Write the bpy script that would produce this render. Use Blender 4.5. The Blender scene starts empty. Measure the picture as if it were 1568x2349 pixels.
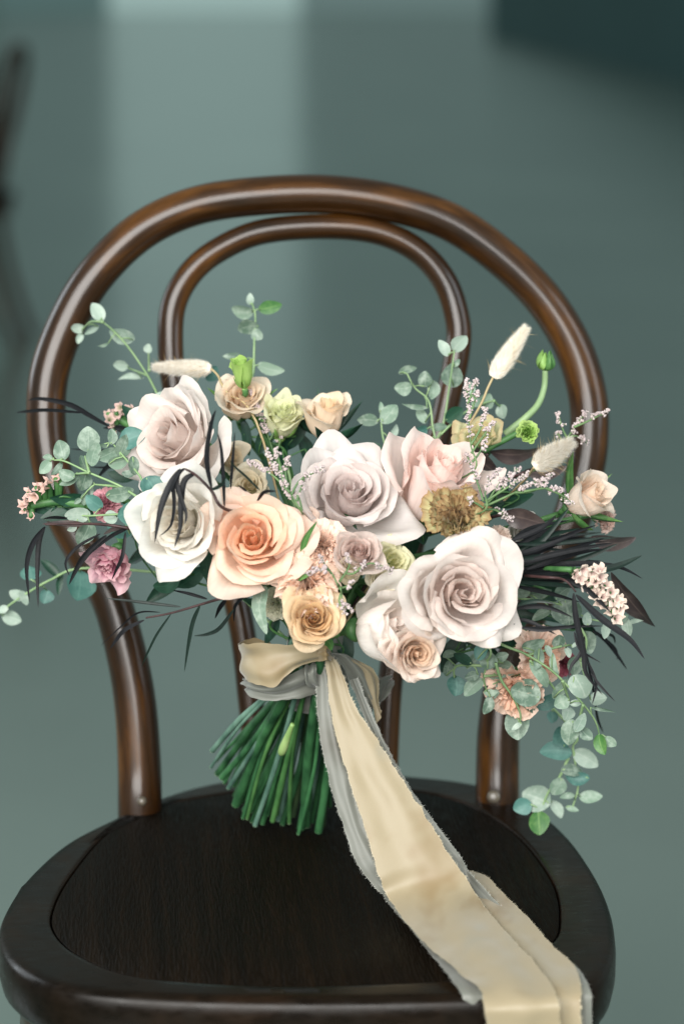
import bpy, math, random
from mathutils import Vector, Matrix, noise, Quaternion
R_ = math.radians
SC = bpy.context.scene
COL = SC.collection

# ---------------------------------------------------------------- camera
F_ = 85/36*2349; TH = R_(12); CY = -1.485; CZ = 1.03
cam_d = bpy.data.cameras.new('camera'); cam = bpy.data.objects.new('camera', cam_d); COL.objects.link(cam)
cam.location = (0, CY, CZ); cam.rotation_euler = (R_(78), 0, 0)
cam_d.sensor_fit = 'VERTICAL'; cam_d.sensor_height = 36; cam_d.lens = 85
cam_d.clip_start = .05; cam_d.clip_end = 500
cam_d.dof.use_dof = True; cam_d.dof.focus_distance = 1.555; cam_d.dof.aperture_fstop = 4.0
cam_d.dof.aperture_blades = 0
SC.camera = cam

# ---------------------------------------------------------------- world, lamps, exposure
w = bpy.data.worlds.new('World'); SC.world = w; w.use_nodes = True
w.node_tree.nodes['Background'].inputs[0].default_value = (.62, .77, .74, 1)
w.node_tree.nodes['Background'].inputs[1].default_value = .42
def area(name, loc, to, sx, sy, power, col):
    d = bpy.data.lights.new(name, 'AREA'); d.shape = 'RECTANGLE'; d.size = sx; d.size_y = sy; d.energy = power; d.color = col
    o = bpy.data.objects.new(name, d); COL.objects.link(o); o.location = loc
    o.rotation_euler = (Vector(to)-Vector(loc)).to_track_quat('-Z', 'Y').to_euler()
    o['kind'] = 'helper'
    return o
area('window_light_key', (-.75, -2.9, 2.1), (0, .05, .68), 3.0, 2.0, 300, (1, .98, .945))
area('fill_light_side', (2.6, -1.0, 1.9), (0, .05, .65), 1.2, 1.6, 34, (.86, .94, 1))  # added fill lamp, brightens the scene from the right
area('window_light_rim', (-2.6, 1.3, 1.7), (0, .1, .65), 1.0, 1.6, 36, (.86, .94, 1))
vs = SC.view_settings; vs.view_transform = 'Standard'; vs.look = 'None'; vs.exposure = 0; vs.gamma = 1; vs.use_curve_mapping = False
cy = SC.cycles
cy.use_denoising = True; cy.max_bounces = 9; cy.diffuse_bounces = 6; cy.glossy_bounces = 3; cy.transmission_bounces = 7
cy.transparent_max_bounces = 6; cy.caustics_reflective = False; cy.caustics_refractive = False; cy.sample_clamp_indirect = 6

# ---------------------------------------------------------------- helpers
def lin(c): return c/12.92 if c <= .04045 else ((c+.055)/1.055)**2.4
def C(h): h = h.lstrip('#'); return tuple(lin(int(h[i:i+2], 16)/255) for i in (0, 2, 4))
def mix(a, b, t): return tuple(a[i]+(b[i]-a[i])*t for i in range(3))
def lerp(a, b, t): return a+(b-a)*t
def clamp(x, a=0., b=1.): return max(a, min(b, x))
def sm(x): x = clamp(x); return x*x*(3-2*x)
def ray(u, v):
    a = (u-784)/F_; b = (1174.5-v)/F_
    return Vector((a, math.cos(TH)+b*math.sin(TH), -math.sin(TH)+b*math.cos(TH)))
def P(u, v, y): d = ray(u, v); return Vector((0, CY, CZ))+d*((y-CY)/d.y)
def S(u, v, z=.46): d = ray(u, v); return Vector((0, CY, CZ))+d*((z-CZ)/d.z)
UM = 1.6/F_          # metres per photo unit at the bouquet's distance
CAMP = Vector((0, CY, CZ))

def mk(name, verts, faces, mat, parent=None, uvs=None, cols=None, smooth=True):
    me = bpy.data.meshes.new(name); me.from_pydata([tuple(p) for p in verts], [], faces)
    if uvs:
        ul = me.uv_layers.new(name='UVMap'); n = len(me.loops); idx = [0]*n; me.loops.foreach_get('vertex_index', idx)
        flat = [0.]*(2*n)
        for k, i in enumerate(idx): flat[2*k], flat[2*k+1] = uvs[i]
        ul.data.foreach_set('uv', flat)
    if cols:
        at = me.color_attributes.new('Col', 'FLOAT_COLOR', 'POINT'); flat = []
        for c in cols: flat += [c[0], c[1], c[2], 1.]
        at.data.foreach_set('color', flat)
    if smooth: me.polygons.foreach_set('use_smooth', [True]*len(me.polygons))
    me.materials.append(mat); me.update()
    return ob(name, me, parent)
def ob(name, me, parent=None):
    o = bpy.data.objects.new(name, me); COL.objects.link(o)
    if parent: o.parent = parent
    return o
def thing(name, label, cat, loc=(0, 0, 0), quat=None, group=None):
    o = bpy.data.objects.new(name, None); COL.objects.link(o); o.location = loc; o.empty_display_size = .01
    if quat: o.rotation_mode = 'QUATERNION'; o.rotation_quaternion = quat
    o['label'] = label; o['category'] = cat
    if group: o['group'] = group
    return o
class MB:
    def __init__(s): s.v = []; s.f = []; s.uv = []; s.c = []
    def add(s, v, f, uv=None, c=None):
        b = len(s.v); s.v += v; s.f += [tuple(b+i for i in q) for q in f]
        s.uv += uv if uv else [(0, 0)]*len(v)
        if c is not None: s.c += c if isinstance(c, list) else [c]*len(v)
    def build(s, name, mat, parent=None, off=None, smooth=True):
        vv = [p-off for p in s.v] if off is not None else s.v
        return mk(name, vv, s.f, mat, parent, s.uv, s.c or None, smooth)
def cr(pts, n, closed=False):
    pts = [Vector(p) for p in pts]; out = []; m = len(pts)
    segs = m if closed else m-1
    for k in range(n):
        x = k/(n if closed else n-1)*segs; i = min(int(x), segs-1); t = x-i
        g = (lambda j: pts[j % m]) if closed else (lambda j: pts[max(0, min(m-1, j))])
        a, b, c, d = g(i-1), g(i), g(i+1), g(i+2)
        out.append(.5*((2*b)+(c-a)*t+(2*a-5*b+4*c-d)*t*t+(3*b-a-3*c+d)*t**3))
    return out
def crf(vals, x):
    n = len(vals)-1; x = clamp(x)*n; i = min(int(x), n-1); return lerp(vals[i], vals[i+1], x-i)
def tube(path, rad, seg=8, cap=True):
    """path: list of Vectors, rad: list of radii -> verts, faces, uvs"""
    v = []; f = []; uv = []; n = len(path)
    t0 = (path[1]-path[0]).normalized(); up = Vector((0, 0, 1)) if abs(t0.z) < .9 else Vector((1, 0, 0))
    nrm = (up-t0*up.dot(t0)).normalized(); dist = 0
    for i in range(n):
        t = (path[min(i+1, n-1)]-path[max(i-1, 0)])
        t = t.normalized() if t.length > 1e-9 else t0
        nrm = (nrm-t*nrm.dot(t)).normalized(); bi = t.cross(nrm)
        if i: dist += (path[i]-path[i-1]).length
        r = rad[i] if isinstance(rad, list) else rad
        for k in range(seg):
            a = 2*math.pi*k/seg
            v.append(path[i]+nrm*(math.cos(a)*r)+bi*(math.sin(a)*r)); uv.append((dist, k/seg))
    for i in range(n-1):
        for k in range(seg):
            k2 = (k+1) % seg; f.append((i*seg+k, i*seg+k2, (i+1)*seg+k2, (i+1)*seg+k))
    if cap: f.append(tuple(range(seg))[::-1]); f.append(tuple((n-1)*seg+k for k in range(seg)))
    return v, f, uv

# ---------------------------------------------------------------- materials
def newmat(name):
    m = bpy.data.materials.new(name); m.use_nodes = True; nt = m.node_tree
    return m, nt, nt.nodes, nt.links, nt.nodes['Principled BSDF']
def nd(nodes, t, **kw):
    n = nodes.new(t)
    for k, v in kw.items(): setattr(n, k, v)
    return n
def ramp(nodes, stops):
    n = nodes.new('ShaderNodeValToRGB'); e = n.color_ramp.elements
    while len(e) < len(stops): e.new(.5)
    for k, (p, c) in enumerate(stops): e[k].position = p; e[k].color = (*c, 1)
    return n
def mapping(nodes, links, src, scale, name='UV'):
    tc = nodes.new('ShaderNodeTexCoord'); mp = nodes.new('ShaderNodeMapping'); mp.inputs['Scale'].default_value = scale
    links.new(tc.outputs[src], mp.inputs[0]); return mp
def mulcol(nodes, links, a, b, fac=1., mode='MULTIPLY'):
    n = nodes.new('ShaderNodeMix'); n.data_type = 'RGBA'; n.blend_type = mode; n.inputs[0].default_value = fac
    for s, i in ((a, 6), (b, 7)):
        if isinstance(s, tuple): n.inputs[i].default_value = (*s, 1)
        else: links.new(s, n.inputs[i])
    return n.outputs[2]

def petal_mat(name, trans=.5, rough=.5, vein=.035, bump=.08):
    m, nt, N, L, b = newmat(name)
    at = nd(N, 'ShaderNodeAttribute', attribute_name='Col')
    mp = mapping(N, L, 'UV', (26, 2.2, 1)); nz = N.new('ShaderNodeTexNoise'); nz.inputs['Scale'].default_value = 1; nz.inputs['Detail'].default_value = 4
    oi = N.new('ShaderNodeObjectInfo')
    add = nd(N, 'ShaderNodeVectorMath', operation='ADD'); L.new(mp.outputs[0], add.inputs[0])
    cmb = N.new('ShaderNodeCombineXYZ'); ml = nd(N, 'ShaderNodeMath', operation='MULTIPLY'); ml.inputs[1].default_value = 40
    L.new(oi.outputs['Random'], ml.inputs[0]); L.new(ml.outputs[0], cmb.inputs[0]); L.new(ml.outputs[0], cmb.inputs[1]); L.new(cmb.outputs[0], add.inputs[1])
    L.new(add.outputs[0], nz.inputs['Vector'])
    rp = ramp(N, [(.25, (1-vein*2.2, 1-vein*2.6, 1-vein*2.4)), (.7, (1, 1, 1))]); L.new(nz.outputs[0], rp.inputs[0])
    col = mulcol(N, L, at.outputs[0], rp.outputs[0])
    # blotches
    mp2 = mapping(N, L, 'Object', (55, 55, 55)); nz2 = N.new('ShaderNodeTexNoise'); nz2.inputs['Scale'].default_value = 1; nz2.inputs['Detail'].default_value = 3
    L.new(mp2.outputs[0], nz2.inputs['Vector'])
    rp2 = ramp(N, [(.3, (.955, .94, .93)), (.65, (1, 1, 1))]); L.new(nz2.outputs[0], rp2.inputs[0])
    col = mulcol(N, L, col, rp2.outputs[0])
    L.new(col, b.inputs['Base Color']); b.inputs['Roughness'].default_value = rough
    b.inputs['Specular IOR Level'].default_value = .25
    b.inputs['Sheen Weight'].default_value = .06; b.inputs['Sheen Roughness'].default_value = .4
    mp3 = nd(N, 'ShaderNodeVectorMath', operation='MULTIPLY'); mp3.inputs[1].default_value = (.3, .9, 1); L.new(add.outputs[0], mp3.inputs[0])
    nz3 = N.new('ShaderNodeTexNoise'); nz3.inputs['Scale'].default_value = 1; nz3.inputs['Detail'].default_value = 2; L.new(mp3.outputs[0], nz3.inputs['Vector'])
    bp0 = N.new('ShaderNodeBump'); bp0.inputs['Strength'].default_value = .35; bp0.inputs['Distance'].default_value = .0022; L.new(nz3.outputs[0], bp0.inputs['Height'])
    bp = N.new('ShaderNodeBump'); bp.inputs['Strength'].default_value = bump; bp.inputs['Distance'].default_value = .002; L.new(bp0.outputs[0], bp.inputs['Normal'])
    L.new(nz.outputs[0], bp.inputs['Height']); L.new(bp.outputs[0], b.inputs['Normal'])
    tr = N.new('ShaderNodeBsdfTranslucent'); L.new(col, tr.inputs[0]); L.new(bp.outputs[0], tr.inputs[1])
    mx = N.new('ShaderNodeMixShader'); mx.inputs[0].default_value = trans
    L.new(b.outputs[0], mx.inputs[1]); L.new(tr.outputs[0], mx.inputs[2]); L.new(mx.outputs[0], N['Material Output'].inputs[0])
    return m
M_PETAL = petal_mat('petal_skin')
M_CARN = petal_mat('carnation_petal_skin', trans=.4, rough=.75, vein=.05, bump=.15)
M_FLORET = petal_mat('floret_skin', trans=.2, rough=.8, vein=.08, bump=.1)

def leaf_mat(name, c0, c1, pale, trans=.12, rough=.5, mott=.5, spec=.35, mid=.25, scale=170, coat=0):
    m, nt, N, L, b = newmat(name)
    oi = N.new('ShaderNodeObjectInfo')
    rp0 = ramp(N, [(0, c0), (1, c1)]); L.new(oi.outputs['Random'], rp0.inputs[0])
    mp = mapping(N, L, 'Object', (scale,)*3); nz = N.new('ShaderNodeTexNoise'); nz.inputs['Scale'].default_value = 1; nz.inputs['Detail'].default_value = 5; nz.inputs['Roughness'].default_value = .65
    L.new(mp.outputs[0], nz.inputs['Vector'])
    rp = ramp(N, [(.46, (0, 0, 0)), (.68, (1, 1, 1))]); L.new(nz.outputs[0], rp.inputs[0])
    mt = nd(N, 'ShaderNodeMath', operation='MULTIPLY'); mt.inputs[1].default_value = mott; L.new(rp.outputs[0], mt.inputs[0])
    mxc = nd(N, 'ShaderNodeMix', data_type='RGBA'); L.new(mt.outputs[0], mxc.inputs[0]); L.new(rp0.outputs[0], mxc.inputs[6]); mxc.inputs[7].default_value = (*pale, 1)
    # midrib and side veins from the leaf's own UV (u across 0..1, v along)
    tc = N.new('ShaderNodeTexCoord'); sp = N.new('ShaderNodeSeparateXYZ'); L.new(tc.outputs['UV'], sp.inputs[0])
    sb = nd(N, 'ShaderNodeMath', operation='SUBTRACT'); sb.inputs[1].default_value = .5; L.new(sp.outputs[0], sb.inputs[0])
    ab = nd(N, 'ShaderNodeMath', operation='ABSOLUTE'); L.new(sb.outputs[0], ab.inputs[0])
    rv = ramp(N, [(.015, (1, 1, 1)), (.05, (0, 0, 0))]); L.new(ab.outputs[0], rv.inputs[0])
    m2 = nd(N, 'ShaderNodeMath', operation='MULTIPLY'); m2.inputs[1].default_value = mid; L.new(rv.outputs[0], m2.inputs[0])
    mx2 = nd(N, 'ShaderNodeMix', data_type='RGBA'); L.new(m2.outputs[0], mx2.inputs[0]); L.new(mxc.outputs[2], mx2.inputs[6]); mx2.inputs[7].default_value = (*pale, 1)
    col = mx2.outputs[2]
    L.new(col, b.inputs['Base Color']); b.inputs['Roughness'].default_value = rough; b.inputs['Specular IOR Level'].default_value = spec
    b.inputs['Coat Weight'].default_value = coat; b.inputs['Coat Roughness'].default_value = .25
    bp = N.new('ShaderNodeBump'); bp.inputs['Strength'].default_value = .2; bp.inputs['Distance'].default_value = .001
    L.new(nz.outputs[0], bp.inputs['Height']); L.new(bp.outputs[0], b.inputs['Normal'])
    tr = N.new('ShaderNodeBsdfTranslucent'); L.new(col, tr.inputs[0])
    mx = N.new('ShaderNodeMixShader'); mx.inputs[0].default_value = trans
    L.new(b.outputs[0], mx.inputs[1]); L.new(tr.outputs[0], mx.inputs[2]); L.new(mx.outputs[0], N['Material Output'].inputs[0])
    return m
M_EUC = leaf_mat('eucalyptus_leaf_skin', C('#455b4d'), C('#748b79'), C('#a4b2a4'), mott=.55)
M_EUCP = leaf_mat('pale_eucalyptus_leaf_skin', C('#7a8d80'), C('#93a497'), C('#b9c3b8'), mott=.5)
M_EUCT = leaf_mat('teal_eucalyptus_leaf_skin', C('#355c55'), C('#4a746c'), C('#6d958b'), mott=.4)
M_DARK = leaf_mat('dark_willow_leaf_skin', C('#0f1113'), C('#17181b'), C('#2a292d'), trans=.01, rough=.5, mott=.2, spec=.16, mid=.4)
M_DARKG = leaf_mat('dark_green_leaf_skin', C('#0e1a17'), C('#15251f'), C('#243a31'), trans=.03, rough=.45, mott=.3, spec=.28, mid=.35)
M_GREEN = leaf_mat('green_leaf_skin', C('#33602f'), C('#4d7a41'), C('#86a865'), trans=.15, rough=.45, mott=.3, mid=.4)
M_DEEP = leaf_mat('deep_green_leaf_skin', C('#122c22'), C('#1d4030'), C('#34604a'), trans=.08, rough=.45, mott=.3)
M_BROWN = leaf_mat('brown_broad_leaf_skin', C('#332b2c'), C('#4a4040'), C('#756660'), trans=.04, rough=.4, mott=.4, spec=.5, mid=.4, scale=60)

def plain(name, c0, c1, rough=.5, spec=.4, scale=120, stretch=(1, 1, .2), bump=.1, sss=0):
    m, nt, N, L, b = newmat(name)
    mp = mapping(N, L, 'Object', tuple(scale*s for s in stretch)); nz = N.new('ShaderNodeTexNoise'); nz.inputs['Scale'].default_value = 1; nz.inputs['Detail'].default_value = 4
    L.new(mp.outputs[0], nz.inputs['Vector']); rp = ramp(N, [(.3, c0), (.7, c1)]); L.new(nz.outputs[0], rp.inputs[0])
    oi = N.new('ShaderNodeObjectInfo'); r2 = ramp(N, [(0, (.7, .7, .7)), (1, (1.0, 1.0, 1.0))]); L.new(oi.outputs['Random'], r2.inputs[0])
    L.new(mulcol(N, L, rp.outputs[0], r2.outputs[0]), b.inputs['Base Color']); b.inputs['Roughness'].default_value = rough; b.inputs['Specular IOR Level'].default_value = spec
    bp = N.new('ShaderNodeBump'); bp.inputs['Strength'].default_value = bump; bp.inputs['Distance'].default_value = .001
    L.new(nz.outputs[0], bp.inputs['Height']); L.new(bp.outputs[0], b.inputs['Normal'])
    return m
M_STEM = plain('sprig_stem_skin', C('#6f8f63'), C('#93ad7d'))
M_STEMB = plain('bundle_stem_skin', C('#1b3d26'), C('#42764a'), rough=.38, spec=.5, scale=90, bump=.15)
M_STEMT = plain('blue_green_bundle_stem_skin', C('#35564a'), C('#6b8c7b'), rough=.45, spec=.4, scale=90, bump=.15)
M_STEMY = plain('bright_bundle_stem_skin', C('#6f9f50'), C('#b5cd8a'), rough=.4, spec=.4, scale=70, bump=.1)
M_STEMD = plain('dark_bundle_stem_skin', C('#1a2a1c'), C('#3c4f33'), rough=.45, spec=.4, scale=90, bump=.15)
M_CUT = plain('cut_stem_pith', C('#93ab88'), C('#c3cfae'), rough=.8, spec=.2)
M_TWIG = plain('dark_twig_bark', C('#2a1c1c'), C('#4a3030'), rough=.5)
M_CALYX = plain('calyx_skin', C('#2f5a30'), C('#4f7c45'), rough=.5)
M_LIME = plain('lime_calyx_skin', C('#6f9c48'), C('#8fb563'), rough=.5)
M_TAIL = plain('bunny_tail_fur', C('#e6dccb'), C('#f3ede2'), rough=.9, spec=.1, scale=400)
M_AWN = plain('bunny_tail_awn', C('#a88f62'), C('#c9b287'), rough=.8, spec=.1)
M_STRAW = plain('straw_stem', C('#b09a70'), C('#cdbb92'), rough=.7)
M_DRYTW = plain('limonium_stem', C('#46633f'), C('#6b8757'), rough=.6)

def silk(name, c_hi, c_lo, patch, sheen=.35):
    m, nt, N, L, b = newmat(name)
    mp = mapping(N, L, 'UV', (1, 1, 1)); nz = N.new('ShaderNodeTexNoise'); nz.inputs['Scale'].default_value = 16; nz.inputs['Detail'].default_value = 3; nz.inputs['Roughness'].default_value = .55
    L.new(mp.outputs[0], nz.inputs['Vector']); rp = ramp(N, [(.3, c_lo), (.48, c_hi), (.62, c_hi), (.78, patch)]); L.new(nz.outputs[0], rp.inputs[0])
    # weave
    mpw = mapping(N, L, 'UV', (2400, 2400, 1)); nw = N.new('ShaderNodeTexNoise'); nw.inputs['Scale'].default_value = 1; nw.inputs['Detail'].default_value = 1
    L.new(mpw.outputs[0], nw.inputs['Vector']); rw = ramp(N, [(.3, (.9, .9, .9)), (.7, (1, 1, 1))]); L.new(nw.outputs[0], rw.inputs[0])
    col = mulcol(N, L, rp.outputs[0], rw.outputs[0])
    L.new(col, b.inputs['Base Color']); b.inputs['Roughness'].default_value = .47; b.inputs['Specular IOR Level'].default_value = .4
    b.inputs['Sheen Weight'].default_value = sheen; b.inputs['Sheen Roughness'].default_value = .4
    bp = N.new('ShaderNodeBump'); bp.inputs['Strength'].default_value = .12; bp.inputs['Distance'].default_value = .0006
    L.new(nw.outputs[0], bp.inputs['Height']); L.new(bp.outputs[0], b.inputs['Normal'])
    tr = N.new('ShaderNodeBsdfTranslucent'); L.new(col, tr.inputs[0])
    mx = N.new('ShaderNodeMixShader'); mx.inputs[0].default_value = .15
    L.new(b.outputs[0], mx.inputs[1]); L.new(tr.outputs[0], mx.inputs[2]); L.new(mx.outputs[0], N['Material Output'].inputs[0])
    return m
M_TAN = silk('tan_silk', C('#998c72'), C('#836f4e'), C('#8f8a7a'))
M_GREY = silk('grey_silk', C('#74766f'), C('#5c5b53'), C('#80847f'))
M_FRAY = plain('frayed_silk_thread', C('#cfc3a3'), C('#e6ddc4'), rough=.8, spec=.1)
M_FRAYG = plain('frayed_grey_thread', C('#a9aba4'), C('#cfd0c8'), rough=.8, spec=.1)

def wood(name, lo, mid_, hi, coord='UV', scale=(9, 5, 1), rough=.3, spec=.5, coat=.35, bump=.05, wear=True, pores=False):
    m, nt, N, L, b = newmat(name)
    mp = mapping(N, L, coord, scale); nz = N.new('ShaderNodeTexNoise'); nz.inputs['Scale'].default_value = 1; nz.inputs['Detail'].default_value = 6; nz.inputs['Roughness'].default_value = .6; nz.inputs['Distortion'].default_value = .4
    L.new(mp.outputs[0], nz.inputs['Vector']); rp = ramp(N, [(.3, lo), (.52, mid_), (.75, hi)]); L.new(nz.outputs[0], rp.inputs[0])
    fine = mapping(N, L, coord, tuple(s*k for s, k in zip(scale, (5, 14, 14)))); nf = N.new('ShaderNodeTexNoise'); nf.inputs['Scale'].default_value = 1; nf.inputs['Detail'].default_value = 3
    L.new(fine.outputs[0], nf.inputs['Vector']); rf = ramp(N, [(.35, (.72, .7, .68)), (.6, (1, 1, 1))]); L.new(nf.outputs[0], rf.inputs[0])
    col = mulcol(N, L, rp.outputs[0], rf.outputs[0])
    if wear:
        tc = mapping(N, L, 'Object', (38, 38, 38)); nw = N.new('ShaderNodeTexNoise'); nw.inputs['Scale'].default_value = 1; nw.inputs['Detail'].default_value = 8; nw.inputs['Roughness'].default_value = .7
        L.new(tc.outputs[0], nw.inputs['Vector']); rw = ramp(N, [(.70, (0, 0, 0)), (.74, (1, 1, 1))]); L.new(nw.outputs[0], rw.inputs[0])
        mw = nd(N, 'ShaderNodeMix', data_type='RGBA'); sc_ = nd(N, 'ShaderNodeMath', operation='MULTIPLY'); sc_.inputs[1].default_value = .5
        L.new(rw.outputs[0], sc_.inputs[0]); L.new(sc_.outputs[0], mw.inputs[0]); L.new(col, mw.inputs[6]); mw.inputs[7].default_value = (*C('#8a6038'), 1); col = mw.outputs[2]
    L.new(col, b.inputs['Base Color']); b.inputs['Specular IOR Level'].default_value = spec
    rr = ramp(N, [(.3, (rough*.8,)*3), (.7, (rough*1.3,)*3)]); L.new(nf.outputs[0], rr.inputs[0]); L.new(rr.outputs[0], b.inputs['Roughness'])
    b.inputs['Coat Weight'].default_value = coat; b.inputs['Coat Roughness'].default_value = .14
    bp = N.new('ShaderNodeBump'); bp.inputs['Strength'].default_value = bump*(4 if pores else 1); bp.inputs['Distance'].default_value = .0015
    L.new(nf.outputs[0], bp.inputs['Height']); L.new(bp.outputs[0], b.inputs['Normal'])
    return m
M_WOOD = wood('bentwood_walnut_stain', C('#140b04'), C('#2f1b08'), C('#5e3a11'), coat=.42, spec=.2, rough=.36)
M_WOODD = wood('seat_rim_dark_stain', C('#0b0704'), C('#120b05'), C('#1f1207'), coord='Object', scale=(14, 14, 14), rough=.3, spec=.16, coat=.0)
M_SEAT = wood('seat_panel_dark_stain', C('#0a0704'), C('#100b06'), C('#181008'), coord='Object', scale=(130, 5, 5), rough=.5, spec=.05, coat=0, bump=.25, wear=False, pores=True)
M_METAL = plain('bolt_metal', C('#3f3a32'), C('#6a6255'), rough=.35, spec=.6)

# ---------------------------------------------------------------- setting: floor and far wall
def floor_mat():
    m, nt, N, L, b = newmat('polished_concrete')
    mp = mapping(N, L, 'Object', (.9, .45, 1)); nz = N.new('ShaderNodeTexNoise'); nz.inputs['Scale'].default_value = 1; nz.inputs['Detail'].default_value = 5
    L.new(mp.outputs[0], nz.inputs['Vector']); rp = ramp(N, [(.3, C('#56655f')), (.55, C('#66756e')), (.75, C('#78867e'))]); L.new(nz.outputs[0], rp.inputs[0])
    L.new(rp.outputs[0], b.inputs['Base Color']); b.inputs['Roughness'].default_value = .18; b.inputs['Specular IOR Level'].default_value = .85
    return m
fl = mk('floor', [(-120, -8, 0), (120, -8, 0), (120, 215, 0), (-120, 215, 0)], [(0, 1, 2, 3)], floor_mat(), smooth=False); fl['kind'] = 'structure'
WY = 200.0
def wallmat(name, c, emit=0., ec=(1, 1, 1)):
    m, nt, N, L, b = newmat(name)
    mp = mapping(N, L, 'Object', (.5, .5, .5)); nz = N.new('ShaderNodeTexNoise'); nz.inputs['Scale'].default_value = 1
    L.new(mp.outputs[0], nz.inputs['Vector']); rp = ramp(N, [(.3, tuple(x*.85 for x in c)), (.7, c)]); L.new(nz.outputs[0], rp.inputs[0]); L.new(rp.outputs[0], b.inputs['Base Color'])
    b.inputs['Roughness'].default_value = .7
    if emit: b.inputs['Emission Color'].default_value = (*ec, 1); b.inputs['Emission Strength'].default_value = emit
    return m
def boxv(x0, x1, y0, y1, z0, z1):
    v = [Vector((x, y, z)) for z in (z0, z1) for y in (y0, y1) for x in (x0, x1)]
    return v, [(0, 2, 3, 1), (4, 5, 7, 6), (0, 1, 5, 4), (2, 6, 7, 3), (0, 4, 6, 2), (1, 3, 7, 5)]
wall = mk('wall', *boxv(-120, 120, WY, WY+.4, 0, 56), wallmat('far_wall_plaster', C('#b5cfca')), smooth=False); wall['kind'] = 'structure'
def ux(u, d=WY): return (u-784)/F_*(d-CY)*1.0
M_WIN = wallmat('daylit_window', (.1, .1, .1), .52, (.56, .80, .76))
M_GLOW2 = wallmat('dim_glow_panel', (.1, .1, .1), .21, (.52, .80, .77))  # added glow that lightens the plain wall and its reflection in the floor
M_GLOW3 = wallmat('faint_glow_panel', (.08, .1, .1), .15, (.45, .80, .77))  # added weak glow for the darker stretch of wall at the left
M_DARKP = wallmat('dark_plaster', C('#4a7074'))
for nm, a, b_, z0, z1, mt in (('window_glow_panel', 262, 690, .01, 54, M_WIN), ('window_glow_panel', 692, 1900, .01, 50, M_GLOW2), ('window_glow_panel', 8, 260, .01, 6, M_GLOW3), ('window_glow_panel', 8, 260, 6, 50, M_GLOW2)):  # the first is the daylit window, the others are added glowing panels
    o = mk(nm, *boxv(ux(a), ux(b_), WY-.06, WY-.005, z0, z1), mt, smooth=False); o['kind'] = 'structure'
o = mk('wall_low', *boxv(4.25, 4.6, 19, 70, 0, 1.4), M_DARKP, smooth=False); o['kind'] = 'structure'

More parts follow.
